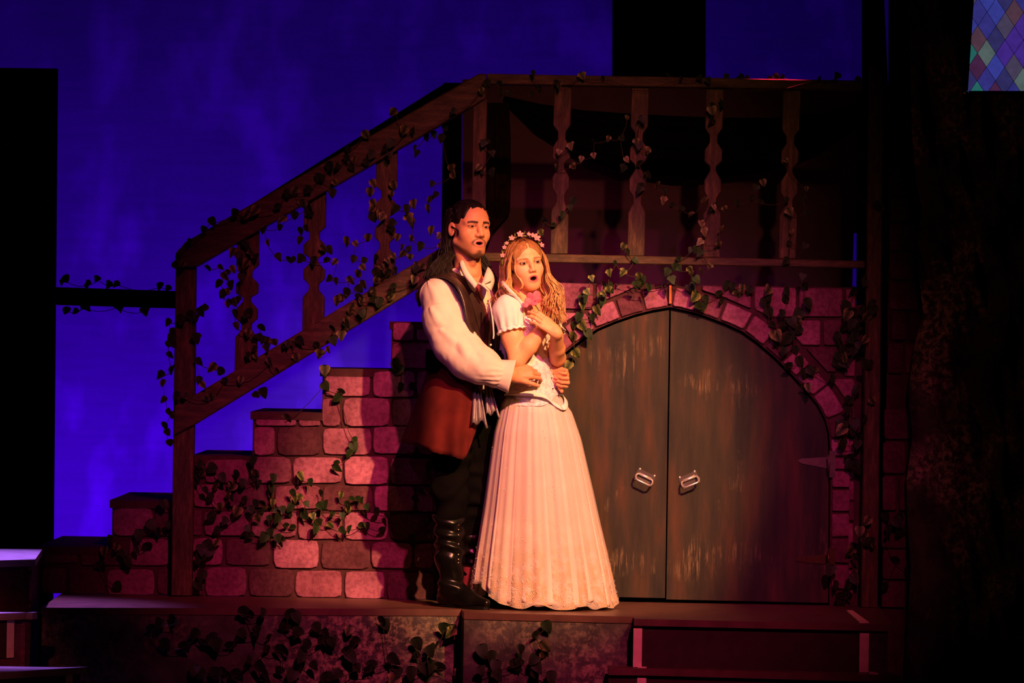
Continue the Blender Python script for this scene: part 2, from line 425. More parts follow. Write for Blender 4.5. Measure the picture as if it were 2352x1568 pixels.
rows = [
 [(785,160,1080,315,N_), (1100,145,1360,318,N_), (1375,145,1700,318,L_), (1715,140,2010,328,L_), (2025,150,2330,325,N_), (2345,150,2500,325,N_)],
 [(712,325,925,480,N_), (940,330,1240,480,D_), (1255,335,1560,490,N_), (1575,335,1900,500,D_), (1918,335,2185,500,L_), (2200,340,2500,505,N_)],
 [(172,482,440,668,N_), (455,480,690,668,D_), (705,500,765,665,D_), (780,505,1080,668,N_), (1098,510,1400,675,N_), (1408,520,1700,690,N_), (1718,515,2005,695,L_), (2020,520,2330,690,D_), (2345,520,2500,690,D_)],
 [(-295,745,-60,850,D_), (-45,745,262,865,D_), (282,688,550,868,N_), (565,688,690,866,D_), (705,685,905,865,N_), (925,690,1225,865,D_), (1245,695,1545,885,L_), (1562,705,1885,890,D_), (1897,712,2170,885,N_), (2185,715,2500,880,N_)],
 [(-300,880,-140,1060,D_), (-125,890,120,1065,D_), (135,892,450,1068,N_), (468,885,690,1062,D_), (702,880,775,1066,D_), (790,880,1062,1075,N_), (1080,890,1378,1072,D_), (1390,900,1700,1078,N_), (1718,905,1985,1088,L_), (2000,910,2320,1096,D_), (2335,910,2500,1100,D_)],
]
for row in rows:
    for s_ in row: stone(z6(s_), side, -0.001, M[s_[4]])
for s_ in [(1730,440,1885,572,L_), (1902,445,2060,572,L_), (2075,445,2220,572,N_), (1724,588,2035,768,N_), (2050,588,2220,768,N_),
           (1240,797,1567,970,L_), (1590,790,1890,976,L_), (1905,790,2220,976,N_),
           (1222,988,1352,1186,N_), (1375,985,1708,1186,L_), (1728,990,2040,1182,N_), (2055,990,2220,1182,N_),
           (745,1094,1035,1182,L_), (1055,1094,1210,1186,N_), (728,1192,880,1396,N_), (900,1195,1212,1396,D_), (1230,1200,1575,1392,L_), (1588,1190,1900,1386,L_), (1915,1190,2220,1386,N_),
           (305,1425,370,1500,D_)]:
    stone(z5(s_), side, -0.001, M[s_[4]])

# arch wall ----------------------------------------------------------
arc = [(1539,705), (1578,713), (1617,724), (1665,742), (1706,761), (1743,788), (1781,821), (1815,855), (1849,892), (1879,930), (1896,962), (1905,996), (1908,1050), (1905,1395)]
u0 = uv(1539, 705)[0]
def inv_uv(u, v): return (1176 + u*CR - v*SR, 784 + u*SR + v*CR)
def mir(p):
    u, v = uv(*p); return inv_uv(2*u0-u, v)
arc_l = [mir(p) for p in arc]
wall = prism('wall_archway', [(1067,1390), (1067,646), (1966,660), (1966,700), (1996,700), (1992,1396)] + arc[::-1] + arc_l[1:], 0.0, 0.02, M['mortar'], zmin=DECK+0.001)
tag(wall, 'pink stone-painted wall around the arched double doors', 'wall', kind='structure'); 
# voussoirs along the arch
def curve_pts(c):
    P_ = [Vector(p) for p in c]; d = [0]
    for a, b in zip(P_[:-1], P_[1:]): d.append(d[-1] + (b-a).length)
    return P_, d
CP, CD = curve_pts(arc)
def at_len(s):
    s = max(0, min(CD[-1], s))
    for i in range(len(CP)-1):
        if s <= CD[i+1]:
            t = (s-CD[i])/(CD[i+1]-CD[i]); return CP[i] + (CP[i+1]-CP[i])*t
    return CP[-1]
def nrm_at(s):
    a, b = at_len(max(0, s-22)), at_len(min(CD[-1], s+22)); t = (b-a).normalized(); return Vector((t.y, -t.x))
joints = [2, 58, 116, 178, 236, 290, 338, 396, 458, 503, 545, 575, 617, 672, 730, 790, 850]
tones = [L_, N_, L_, N_, D_, N_, L_, L_, D_, L_, N_, N_, N_, N_, D_, N_]
tones_l = [L_, D_, L_, L_, N_, L_, N_, D_, N_, N_, N_, N_, N_, N_, D_, N_]
wid = lambda s: 46 if s < 500 else 44
def vous(s0, s1, mirror, tone):
    g = 3.0
    s0 += g; s1 -= g
    ins = [at_len(s0 + (s1-s0)*t) + nrm_at(s0 + (s1-s0)*t)*4 for t in (0, 0.5, 1)]
    tp = min(1, s0/40)
    ow = [at_len(s0 + (s1-s0)*t) + nrm_at(s0 + (s1-s0)*t)*wid(s0) for t in (1, 0.5, 0)]
    poly = [(p.x, p.y) for p in ins + ow]
    top_ = lambda x: 653.5 + (x-1268)*0.0155
    poly = [(x, max(y, top_(x)+2)) for x, y in poly]
    if mirror: poly = [mir(p) for p in poly][::-1]
    stone(poly, wall, -0.001, M[tone], r=0.16)
for k in range(len(joints)-1):
    vous(joints[k], joints[k+1], False, tones[k])
    vous(joints[k], joints[k+1], True, tones_l[k])
def zb(pts): return [(1250+x/2.94, 620+y/2.94) for x, y in pts]
def zr(x0, y0, x1, y1): return zb([(x0, y0), (x1, y0+2), (x1, y1), (x0, y1)])
sp = [
 (zb([(58,86), (332,94), (328,262), (62,262)]), N_), (zb([(62,284), (228,290), (120,372), (62,400)]), L_),
 (zb([(352,97), (640,103), (500,166), (355,228)]), N_),
 (zb([(1066,108), (1398,118), (1398,262), (1230,190), (1066,134)]), N_), (zb([(1420,116), (1702,120), (1700,318), (1545,318), (1420,262)]), N_),
 (zr(1720,122,2014,316), N_), (zr(2034,128,2098,320), N_), (zb([(1600,338), (1865,340), (1865,508), (1745,508)]), N_),
 (zr(1885,338,2098,508), D_), (zb([(1762,522), (1975,526), (1968,688), (1915,690)]), D_), (zb([(2035,540), (2098,545), (2098,716), (2030,716)]), N_),
 (zb([(1940,736), (2094,738), (2094,905), (2060,905)]), N_), (zb([(2082,930), (2094,932), (2092,1040), (2080,1040)]), D_)]
for pts, tone in sp: stone(pts, wall, -0.001, M[tone], r=0.12)
for (y0, y1) in [(700,765), (775,850)]:
    stone([(1076,y0), (1150,y0+1), (1150,y1), (1076,y1)], wall, -0.001, M[N_])
def z2b(x0, y0, x1, y1): return (1250+x0/2.76, 1000+y0/2.76, 1250+x1/2.76, 1000+y1/2.76)
for a in [(1960,120,1972,210), (1962,255,1974,365), (1960,385,1972,545), (1956,560,1968,710)]: pass
yy = 1010
while yy < 1385:
    h = rnd.choice((48, 55, 60)); y1 = min(yy+h, 1388)
    if y1-yy > 20: stone([(1951-(yy-1010)*0.012,yy), (1962-(yy-1010)*0.012,yy), (1962-(yy-1010)*0.012,y1-6), (1951-(yy-1010)*0.012,y1-6)], wall, -0.001, M[N_ if rnd.random() < .7 else D_], r=.12)
    yy = y1

# red wooden wedge at the keystone
wd = prism('timber_batten', [(1537,655), (1542.5,655), (1542.5,697), (1537,697)], -0.018, 0.016, plain('bare_orange_batten', (0.75, 0.20, 0.06), 0.5))
tag(wd, 'thin bright orange batten above the point of the arched doors', 'batten')

# doors ------------------------------------------------------------
Yd = 0.024
dr = prism('door_1', [(1541,711)] + [(x-3.5, y+5) for x, y in arc[1:9]] + [(x-4.5, y) for x, y in arc[9:13]] + [(1902,1384), (1530.5,1376)], Yd, 0.035, M['door'])
tag(dr, 'right leaf of the arched brown double door with two strap hinges', 'door', kind='structure')
dl = prism('door_2', [(1537,711), (1527.5,1373)] + [(mir((1902,1384))[0], 1365)] + [(mir((x-4.5, y))) for x, y in arc[9:13]][::-1] + [mir((x-3.5, y+5)) for x, y in arc[1:9]][::-1], Yd, 0.035, M['door'])
tag(dl, 'left leaf of the arched brown double door beside the woman', 'door', kind='structure')
tag(prism('wall_void', [(1120,1400), (1120,690), (1950,690), (1950,1404)], 0.5, 0.02, M['black']), 'black masking behind the arched doors', 'masking', kind='structure')
def door_handle(parent, cx, cy, ang):
    c = W(cx, cy, Yd); R_ = Matrix.Rotation(ang, 4, 'Y'); T_ = Matrix.Translation(c) @ R_
    def tv(vf): return [T_ @ Vector(v) for v in vf[0]], vf[1]
    # shaped plate
    out = []
    for sx, sz in ((1, 1), (-1, 1), (-1, -1), (1, -1)):
        s = 1 if sx*sz > 0 else -1
        pts = [(0.042*sx, 0.019*sz), (0.036*sx, 0.031*sz), (0.024*sx, 0.025*sz)]
        out += pts if s > 0 else pts[::-1]
    vs = [Vector((x, -0.003, z)) for x, z in out]; vv, ff = prism_data(vs, 0.003)
    h = mesh('handle', *tv((vv, ff)), M['plate'], parent); recalc(h.data)
    mb = MB(); mb.add(tv(tube_data([(-0.028, -0.009, 0.004), (0.028, -0.009, 0.004)], 0.0065, 8)))
    mb.build('hinge_barrel', M['chrome'], h, True)
    ring = []
    dn = Vector((0, -math.cos(0.55), -math.sin(0.55)))
    for x, k in ((-0.028, 0), (-0.036, 0.15), (-0.040, 0.45), (-0.036, 0.85), (-0.026, 1.0), (0.026, 1.0), (0.036, 0.85), (0.040, 0.45), (0.036, 0.15), (0.028, 0)):
        ring.append(Vector((x, -0.009, 0.004)) + dn*0.052*k)
    mesh('bail', *tv(tube_data(ring, 0.0042, 8)), M['chrome'], h, True)
    for sx in (-1, 1):
        for sz in (-1, 1):
            mesh('screw', *tv(sphere_data((0.035*sx, -0.003, 0.024*sz), (0.0055, 0.004, 0.0055), 8, 4)), M['chrome'], h, True)
door_handle(dl, 1481, 1096, 0.43)
door_handle(dr, 1583, 1101, -0.40)
def strap_hinge(parent, tip, base_top, base_bot, mat, jx):
    s = prism('strap_hinge', [(tip[0], tip[1]-2), (tip[0]+6, tip[1]-5), base_top, base_bot, (tip[0]+7, tip[1]+6), (tip[0], tip[1]+2)], Yd-0.004, 0.004, mat, parent)
    b = prism('hinge_leaf', [(jx, base_top[1]-14), (jx+14, base_top[1]-14), (jx+14, base_bot[1]+20), (jx, base_bot[1]+20)], -0.016, 0.004, mat, s)
    a, c = W(jx-1, base_top[1]-4, -0.012), W(jx-1, base_bot[1]+6, -0.012)
    mesh('hinge_pin', *tube_data([a, c], 0.006, 8), mat, s, True)
strap_hinge(dr, (1834,1058), (1902,1049), (1902,1076), M['steel'], 1905)
strap_hinge(dr, (1828,1284), (1902,1272), (1902,1296), M['brass'], 1904)

# ------------------------------------------------------------------ balcony
bal = thing('balcony_floor', tuple(W(1500, 655, 0.5)), 'dark balcony floor above the arched doors', 'balcony')
A, B = W(1064, 648, 0.02), W(1968, 661, 0.02)
box('deck_board', (A.x, 0.021, A.z-0.05), (B.x, 1.02, A.z-0.004), M['riser'], bal)
box('support_post', (B.x-0.08, 0.9, 0.6), (B.x-0.02, 0.96, A.z-0.051), M['riser'], bal)
box('support_post', (A.x+0.02, 0.9, 0.6), (A.x+0.08, 0.96, A.z-0.051), M['riser'], bal)
bw = prism('wall_balcony', [(1062,182), (1976,196), (1972,535), (1961,535), (1957,680), (1062,680)], 1.03, 0.03, M['plum'])
tag(bw, 'dim plum painted wall behind the balcony railing', 'wall', kind='structure')
tag(prism('masking_column', [(1410,-60), (1621,-60), (1621,260), (1409,260)], 1.9, 0.3, M['black']), 'black column rising behind the balcony rail against blue sky', 'column')

# crescent shadow modelled as a black sheet, and side curtain, on the balcony wall
def crescent_shadow():
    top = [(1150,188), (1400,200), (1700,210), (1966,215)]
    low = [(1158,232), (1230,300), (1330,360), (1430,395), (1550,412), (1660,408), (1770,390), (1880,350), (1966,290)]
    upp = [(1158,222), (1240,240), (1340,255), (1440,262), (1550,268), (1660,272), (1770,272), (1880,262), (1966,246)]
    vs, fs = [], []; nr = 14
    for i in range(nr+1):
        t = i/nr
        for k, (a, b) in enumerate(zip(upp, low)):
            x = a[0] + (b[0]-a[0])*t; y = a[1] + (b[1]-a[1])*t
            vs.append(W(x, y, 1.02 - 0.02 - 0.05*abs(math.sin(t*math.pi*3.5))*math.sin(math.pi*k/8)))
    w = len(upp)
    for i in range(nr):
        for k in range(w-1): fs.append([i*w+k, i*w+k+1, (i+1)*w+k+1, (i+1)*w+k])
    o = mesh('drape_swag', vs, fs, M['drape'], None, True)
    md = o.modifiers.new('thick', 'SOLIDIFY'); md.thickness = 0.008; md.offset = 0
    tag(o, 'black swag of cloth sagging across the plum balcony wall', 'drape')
crescent_shadow()
def side_curtain():
    rows_ = [(236,1112,1168), (330,1112,1172), (420,1112,1172), (488,1112,1170), (530,1112,1132), (560,1112,1122)]
    vs, fs = [], []; n = 12
    for y, x0, x1 in rows_:
        for k in range(n+1):
            t = k/n; vs.append(W(x0 + (x1-x0)*t, y, 0.97 + 0.018*math.sin(t*22)))
    for i in range(len(rows_)-1):
        for k in range(n):
            a = i*(n+1)+k; fs.append([a, a+1, a+n+2, a+n+1])
    o = mesh('tied_curtain', vs, fs, M['brown_drape'], None, True)
    md = o.modifiers.new('thick', 'SOLIDIFY'); md.thickness = 0.006; md.offset = 0
    tag(o, 'dark brown tied-back curtain behind the upper newel post', 'curtain')
side_curtain()

# ------------------------------------------------------------------ railings
PROF = [(0,20), (.235,20), (.275,9), (.32,8.5), (.365,20), (.43,20), (.462,7), (.49,7), (.545,19.5), (.61,19.5), (.65,9), (.69,9), (.745,20), (1,20)]
def baluster(x_top, y_top, x_bot, y_bot, parent, Y, w=1.0, slope=0.0, thick=0.034):
    left, right = [], []
    for t, h in PROF:
        cx = x_top + (x_bot-x_top)*t; cy = y_top + (y_bot-y_top)*t
        hw = h*w
        s = slope if t in (0, 1) else 0
        left.append((cx-hw, cy + hw*s)); right.append((cx+hw, cy - hw*s))
    return prism('baluster', left + right[::-1], Y, thick, M['rail'], parent, 0.003)
sr = thing('stair_railing', tuple(W(422, 1368, -0.06)), 'slanting brown timber stair railing wound with ivy', 'railing')
Yr = -0.115
prism('newel_post', [(404,578), (450,578), (447,900), (440,1369), (393,1368), (399,900)], -0.085, 0.07, M['rail'], sr, 0.004, DECK+0.001)
prism('hand_rail', [(402,586), (425,556), (1100,169), (1117,169), (1117,226), (1098,237), (452,612), (404,612)], Yr, 0.10, M['rail_h'], sr, 0.005)
prism('lower_rail', [(400,932), (448,906), (1003,574), (1060,541), (1060,604), (1003,636), (446,976), (398,1000)], Yr+0.012, 0.055, M['rail_h'], sr, 0.005)
baluster(570, 533, 564, 858, sr, -0.082, 1.28, 0.57)
baluster(724, 446, 719, 764, sr, -0.082, 1.26, 0.57)
baluster(889, 352, 881, 668, sr, -0.082, 1.22, 0.57)
prism('upper_newel_post', [(1087,226), (1119,226), (1113,640), (1081,640)], -0.10, 0.07, M['rail'], sr, 0.003)
br = thing('balcony_railing', tuple(W(1550, 655, -0.02)), 'level balcony railing with four sawn timber balusters', 'railing')
prism('top_rail', [(1118,169), (1982,185), (1982,207), (1118,193)], -0.10, 0.09, M['rail_h'], br, 0.004)
prism('bottom_rail', [(1110,580), (1987,599), (1987,616), (1110,600)], -0.09, 0.06, M['rail_h'], br, 0.004)
for xt, xb, yt, yb in [(1293,1284,196,583), (1471,1460,199,588), (1642,1633,203,591), (1819,1808,206,594)]:
    baluster(xt, yt, xb, yb, br, -0.08, 1.0)
prism('end_post', [(1999,150), (2030,150), (2016,1404), (1978,1403)], -0.095, 0.07, M['rail'], br, 0.003, DECK+0.001)
# rear stair railing, seen as dark timber
rr = thing('rear_railing', tuple(W(1035, 640, 0.86)), 'black rear stair rail silhouetted behind the upper newel post', 'railing')
prism('post', [(1018,190), (1061,190), (1058,640), (1013,640)], 0.84, 0.06, M['black'], rr)
prism('hand_rail', [(560,480), (1024,190), (1064,190), (1064,226), (1030,236), (560,520)], 0.84, 0.06, M['black'], rr)
bar = prism('rear_beam', [(128,659), (402,668), (402,708), (128,700)], 0.62, 0.08, M['black'], None, 0.004)
tag(bar, 'black horizontal beam with ivy against the blue sky at left', 'beam')
tag(prism('masking_flat', [(-160,154), (131,157), (121,1262), (117,1640), (-160,1640)], 1.0, 0.05, M['black']), 'tall black masking flat at the left edge', 'flat')

# ------------------------------------------------------------------ right hand side
tag(prism('masking_post', [(1984,-80), (2027,-80), (2050,400), (2060,900), (2050,1600), (2010,1600), (2012,700), (1971,700), (1974,220), (1984,200)], 0.12, 0.10, M['black']), 'black masking post right of the balcony railing', 'post')
tag(prism('masking_panel', [(1980,700), (2230,700), (2220,1640), (1972,1640)], 0.40, 0.03, M['black']), 'black panel filling the gap between end post and stone pillar', 'panel')
pil = prism('stone_pillar', [(2044,-80), (2190,-80), (2190,1640), (2022,1640), (2042,600)], -0.02, 0.06, M['mortar'])
tag(pil, 'dim stone-painted pillar beside the right end post', 'pillar')
def z4(a): return (1900+a[0]/3.015, 380+a[1]/3.015, 1900+a[2]/3.015, 380+a[3]/3.015)
def z5b(a): return (1900+a[0]/2.347, 900+a[1]/2.347, 1900+a[2]/2.347, 900+a[3]/2.347)
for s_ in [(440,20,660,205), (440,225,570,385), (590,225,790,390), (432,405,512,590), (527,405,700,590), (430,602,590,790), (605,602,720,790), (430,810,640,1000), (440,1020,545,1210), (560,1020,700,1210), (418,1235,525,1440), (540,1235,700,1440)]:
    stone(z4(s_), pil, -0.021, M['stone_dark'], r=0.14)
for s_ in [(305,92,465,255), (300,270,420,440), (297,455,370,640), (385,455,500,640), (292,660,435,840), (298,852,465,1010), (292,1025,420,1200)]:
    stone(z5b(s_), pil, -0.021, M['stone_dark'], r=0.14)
def rock_wall():
    # irregular left edge, gently buckled sheet
    ys = [-80, 120, 300, 420, 480, 560, 640, 720, 800, 900, 1000, 1100, 1200, 1300, 1400, 1500, 1640]
    xl_ = [2092, 2090, 2094, 2104, 2118, 2106, 2112, 2120, 2098, 2086, 2096, 2082, 2084, 2092, 2086, 2080, 2080]
    vs, fs = [], []; n = 16
    for y, x in zip(ys, xl_):
        for k in range(n+1):
            t = k/n; X = x + (2520-x)*t
            vs.append(W(X, y, -0.10 - 0.30*t + 0.03*math.sin(X*0.05+y*0.02)))
    for i in range(len(ys)-1):
        for k in range(n):
            a = i*(n+1)+k; fs.append([a, a+1, a+n+2, a+n+1])
    o = mesh('wall_right', vs, fs, M['rock'], None, True)
    md = o.modifiers.new('thick', 'SOLIDIFY'); md.thickness = 0.03; md.offset = 1
    tag(o, 'dark sponge-painted rock flat filling the right edge', 'wall', kind='structure')
rock_wall()
gr = prism('ground_row', [(2176,1640), (2176,1452), (2200,1488), (2240,1510), (2290,1532), (2352,1556), (2480,1590), (2480,1640)], -0.9, 0.04, M['black'])
tag(gr, 'black curved ground row cut-out in the bottom right corner', 'cutout')

# stained glass window ----------------------------------------------
def clip_poly(poly, a, b, c):
    out = []; f = lambda p: a*p[0] + b*p[1] + c
    for i in range(len(poly)):
        p, q = poly[i], poly[(i+1) % len(poly)]; fp, fq = f(p), f(q)
        if fp >= 0: out.append(p)
        if fp*fq < 0:
            t = fp/(fp-fq); out.append((p[0]+(q[0]-p[0])*t, p[1]+(q[1]-p[1])*t))
    return out
Yw = -0.55
win = prism('window_1', [(2214,216), (2226,40), (2240,-60), (2280,-150), (2340,-200), (2440,-200), (2440,216)], Yw, 0.02, M['black'])
tag(win, 'diamond-paned blue stained glass window in the top right corner', 'window', kind='structure')
GL = {}
def glass(c, e=0.25):
    k = tuple(round(x, 3) for x in c)
    if k in GL: return GL[k]
    t = NT('lit_glass'); v = t.coords(); f = t.noise(v, 30.0, 3)
    col = t.ramp(f, [(0.3, tuple(x*0.75 for x in c)), (0.7, c)])
    t.color((0.02, 0.02, 0.03)); t.l(col, t.b.inputs['Emission Color']); t.b.inputs['Emission Strength'].default_value = e
    GL[k] = t.set(0.25, 0, 0.3); return GL[k]
gcols = {'b': (0.10, 0.09, 0.62), 'B': (0.11, 0.13, 0.85), 'p': (0.16, 0.06, 0.70), 'g': (0.26, 0.36, 0.36), 't': (0.06, 0.40, 0.38), 'm': (0.18, 0.05, 0.18), 'y': (0.19, 0.15, 0.30), 'n': (0.09, 0.08, 0.36), 'r': (0.24, 0.11, 0.18)}
known = {(0,0): 'g', (1,-1): 'n', (-1,-1): 'r', (-1,1): 'm', (1,1): 'B', (2,0): 'p', (0,-2): 'b', (2,-2): 'y', (1,-3): 'B', (-1,-3): 'b', (3,-1): 'p', (3,-3): 'r', (3,1): 'y', (2,2): 'n', (0,2): 'b', (-2,0): 't', (-2,2): 'n', (4,2): 'g', (4,0): 'p', (4,-2): 'p', (-2,-2): 'B', (-1,3): 't', (1,3): 'm', (3,3): 'b', (2,-4): 'n'}
for i in range(-3, 9):
    for j in range(-10, 4):
        if (i+j) % 2: continue
        cx, cy = 2266.3 + i*21.0 - j*0.35, 122.4 + j*31.6 + i*0.3
        hw, hh = 20.2, 30.6
        P4 = [(cx, cy-hh), (cx+hw, cy), (cx, cy+hh), (cx-hw, cy)]
        P4 = clip_poly(P4, 0, -1, 208.5)
        if len(P4) >= 3:
            # left edge runs from (2223,208) up to (2238,0) then leans inwards
            P4 = clip_poly(P4, 1, 0.066, -(2223.5 + 0.066*208)) if cy > -40 else clip_poly(P4, 1, 0.45, -(2238 + 0.45*0))
        if len(P4) < 3: continue
        key_c = known.get((i, j)) or rnd.choice('bBpnyb')
        prism('pane', P4, Yw-0.006, 0.005, glass(gcols[key_c], 0.33), win)
sil = mesh('window_latch', *sphere_data(W(2219, 212, Yw-0.02), (0.013, 0.008, 0.008), 10, 6), M['chrome'], win, True)

# ================================================================== ivy
def m_leaf(name, mid, edge, rough=0.4):
    t = NT(name); c = t.n('ShaderNodeTexCoord'); sep = t.n('ShaderNodeSeparateXYZ'); t.l(c.outputs['Object'], sep.inputs[0])
    ab = t.n('ShaderNodeMath', operation='ABSOLUTE'); t.l(sep.outputs['X'], ab.inputs[0])
    nz = t.noise(c.outputs['Object'], 6.0, 4)
    ad = t.n('ShaderNodeMath', operation='MULTIPLY_ADD'); t.l(nz, ad.inputs[0]); ad.inputs[1].default_value = 0.5; t.l(ab.outputs[0], ad.inputs[2])
    t.color(t.ramp(ad.outputs[0], [(0.30, mid), (0.60, tuple((a+b)/2 for a, b in zip(mid, edge))), (0.72, edge)]))
    t.b.inputs['Transmission Weight'].default_value = 0.0
    return t.set(0.55, 0, 0.2)
M['leaf_a'] = m_leaf('ivy_leaf_dark', (0.014, 0.030, 0.010), (0.035, 0.062, 0.018))
M['leaf_b'] = m_leaf('ivy_leaf_variegated', (0.024, 0.046, 0.012), (0.36, 0.34, 0.10))
M['leaf_c'] = m_leaf('ivy_leaf_pale', (0.14, 0.14, 0.045), (0.42, 0.38, 0.17))
M['vine'] = plain('vine_stem', (0.05, 0.035, 0.016), 0.8, 0, 0.2)
def leaf_mesh(kind, mat):
    if kind == 0:     # heart shaped
        half = [(0.0, 0.02), (0.22, 0.10), (0.42, 0.02), (0.50, -0.22), (0.40, -0.50), (0.22, -0.78), (0.0, -1.0)]
    else:             # three lobed
        half = [(0.0, -0.02), (0.20, 0.12), (0.40, 0.02), (0.56, -0.22), (0.36, -0.44), (0.24, -0.70), (0.0, -1.0)]
    vs, fs = [], []
    mids = [(0.0, z) for _, z in half]
    for x, z in half: vs.append((0.0, 0.03*z, z if abs(z) > .03 else z))
    n = len(half)
    for s in (1, -1):
        o = len(vs)
        for x, z in half: vs.append((s*x, -0.28*x + 0.10*x*x + 0.06*z*z, z))
        for i in range(n-1):
            q = [i, i+1, o+i+1, o+i]
            fs.append(q if s > 0 else q[::-1])
    me = mesh('leaf', vs, fs, mat, me_only=True, smooth=True)
    bm = bmesh.new(); bm.from_mesh(me); bmesh.ops.remove_doubles(bm, verts=bm.verts, dist=0.004); bm.to_mesh(me); bm.free()
    return me
LEAF = {(k, m): leaf_mesh(k, M[m]) for k in (0, 1) for m in ('leaf_a', 'leaf_b', 'leaf_c')}

def mst(pts, limit):
    n = len(pts); done = [0]; rest = set(range(1, n)); edges = []
    d = lambda a, b: (pts[a][0]-pts[b][0])**2 + (pts[a][1]-pts[b][1])**2
    best = {j: 0 for j in rest}
    while rest:
        j = min(rest, key=lambda q: d(q, best[q]))
        if d(j, best[j]) < limit*limit: edges.append((best[j], j))
        rest.discard(j)
        for q in rest:
            if d(q, j) < d(q, best[q]): best[q] = j
    return edges
def vine(pts, Y, label, pale=0.3, kind=0, size=24, dy=0.018, group=None, limit=130, paler=0.0):
    """leaves where they hang, joined by a thin stem; Y may depend on the leaf's place"""
    yf = Y if callable(Y) else (lambda x, y: Y)
    p3 = []
    for x, y in pts: p3.append(W(x, y, yf(x, y) - rnd.uniform(0, dy)))
    base = min(p3, key=lambda p: p.z)
    t = thing('ivy_vine', tuple(base), label, 'ivy', group or 'ivy vines on the set')
    mb = MB()
    for a, b in mst(pts, 400):
        A, B = p3[a], p3[b]; L = (B-A).length
        seg = [A.lerp(B, q) + Vector((rnd.uniform(-1, 1)*0.03*L, rnd.uniform(-1, 1)*0.02*L, -0.10*L*4*q*(1-q))) if 0 < q < 1 else A.lerp(B, q) for q in (0, .33, .67, 1)]
        mb.add(tube_data(seg, 0.0016, 4, False))
    if mb.v: mb.build('stem', M['vine'], t)
    for p in p3:
        r_ = rnd.random()
        m = 'leaf_c' if r_ < paler else ('leaf_b' if r_ < pale + paler else 'leaf_a')
        o = bpy.data.objects.new('leaf', LEAF[(kind if rnd.random() < 0.8 else 1-kind, m)])
        s = size/PPM*rnd.uniform(0.72, 1.15)
        rot = Euler((rnd.uniform(-0.5, 0.7), rnd.uniform(-0.75, 0.75), rnd.uniform(-0.8, 0.8))).to_matrix().to_4x4()
        o.matrix_basis = Matrix.Translation(p + Vector((0, 0, s*0.45))) @ rot @ Matrix.Diagonal((s*rnd.uniform(.8, 1.05), s, s, 1))
        link(o, t)
    return t
def zz(pts, ox, oy, k): return [(ox + x/k, oy + y/k) for x, y in pts]
A4 = lambda p: zz(p, 350, 150, 2.904)
A5 = lambda p: zz(p, 350, 600, 3.135)
A6 = lambda p: zz(p, 200, 1000, 2.904)
A8 = lambda p: zz(p, 1100, 130, 2.476)
B1 = lambda p: zz(p, 1250, 620, 2.94)
B2 = lambda p: zz(p, 1250, 1000, 2.76)
B6 = lambda p: zz(p, 80, 1340, 1.68)

vine(A4([(1620,320), (1410,470), (1310,565), (1690,440), (1735,445), (2015,310), (2190,175), (1580,600), (1470,605), (1420,650), (1320,690), (1290,620), (1240,680), (1210,790), (1200,855), (1110,750), (1050,840), (890,860), (1000,930), (1180,680), (1130,760), (840,950), (560,990), (385,1050), (350,1100), (250,1180), (140,1340), (210,1330), (190,1250), (640,1010), (700,980), (960,850), (1350,640), (1560,560), (1600,530)]),
     -0.135, 'ivy twined along the slanting stair hand rail', 0.35, 0, 22)
vine(A4([(1745,555), (1775,595), (1945,420), (1930,490), (1870,465), (1820,490), (1870,795), (1855,900), (1895,870), (1840,960), (2000,740), (1990,690)]),
     -0.05, 'ivy sprig hanging below the top of the stair hand rail', 0.35, 0, 20)
vine(A4([(1460,795), (1455,850), (1465,925), (1520,1000), (1540,1020), (1460,1020), (1605,805), (1600,860), (1590,1100), (1480,970), (1640,970), (1690,965), (1740,930), (1700,1030), (1720,1050), (1735,1070), (1865,1105), (1925,1145), (1735,1160), (1790,1210), (1910,1210), (1720,1280), (1680,1265), (1640,1150), (1665,1220), (1705,1230), (1610,1060), (1600,1280), (1520,1350), (1480,1390), (1560,1310), (1500,1440), (1540,1420), (1580,1390), (1620,1370), (1500,1290)]),
     -0.10, 'ivy wound around the third stair baluster nearest the man', 0.6, 0, 22)
vine(A4([(950,1005), (885,1040), (855,1085), (745,1095), (1050,1000), (1030,950), (1020,1090), (990,1110), (990,1170), (765,1190), (1165,1240), (1130,1230), (1170,1305), (1230,1320), (1080,1310), (910,1300), (950,1305), (1005,1300), (830,1285), (1300,1180), (1345,1195), (1440,1155), (1345,1295), (1415,1305), (1390,1355), (1380,1400), (1310,1440), (1220,1440), (1400,1465), (1305,1525), (1190,1430)]),
     -0.10, 'ivy strung across from the second stair baluster', 0.45, 0, 22)
vine(A4([(370,1360), (445,1350), (525,1365), (510,1390), (470,1415), (450,1460), (520,1470), (480,1530), (650,1250), (590,1365), (545,1255), (560,1270), (640,1330), (610,1200), (690,1280), (600,1400), (570,1290), (500,1510)]),
     -0.10, 'ivy clump on the lowest stair baluster near the newel post', 0.25, 0, 22)
vine(A5([(1410,235), (1440,340), (1430,360), (1390,430), (1390,460), (1490,270), (1510,290), (1590,220), (1600,240), (1580,290), (1730,190), (1730,260), (1720,240), (1640,300), (1540,370), (1500,380), (1300,500), (1330,285), (1370,280), (1360,540), (1290,575), (1260,640), (1210,670), (1180,610), (1030,700), (1010,600), (970,600), (1050,580), (960,610), (900,795), (840,730), (640,860), (520,860), (420,990), (390,1000), (240,970), (180,975), (1470,210), (1900,30), (1950,50), (1910,60), (1890,140)]),
     -0.118, 'ivy trailing along the slanting lower stair rail', 0.45, 0, 22)
vine(A5([(515,240), (560,300), (540,310), (580,300), (620,280), (595,470), (600,380), (690,375), (680,400), (775,485), (770,550), (830,580), (870,590), (800,570), (710,700), (740,690), (690,680), (735,640), (760,570), (820,630), (695,520), (640,120)]),
     -0.10, 'ivy growing up the lower half of the first stair baluster', 0.3, 0, 22)
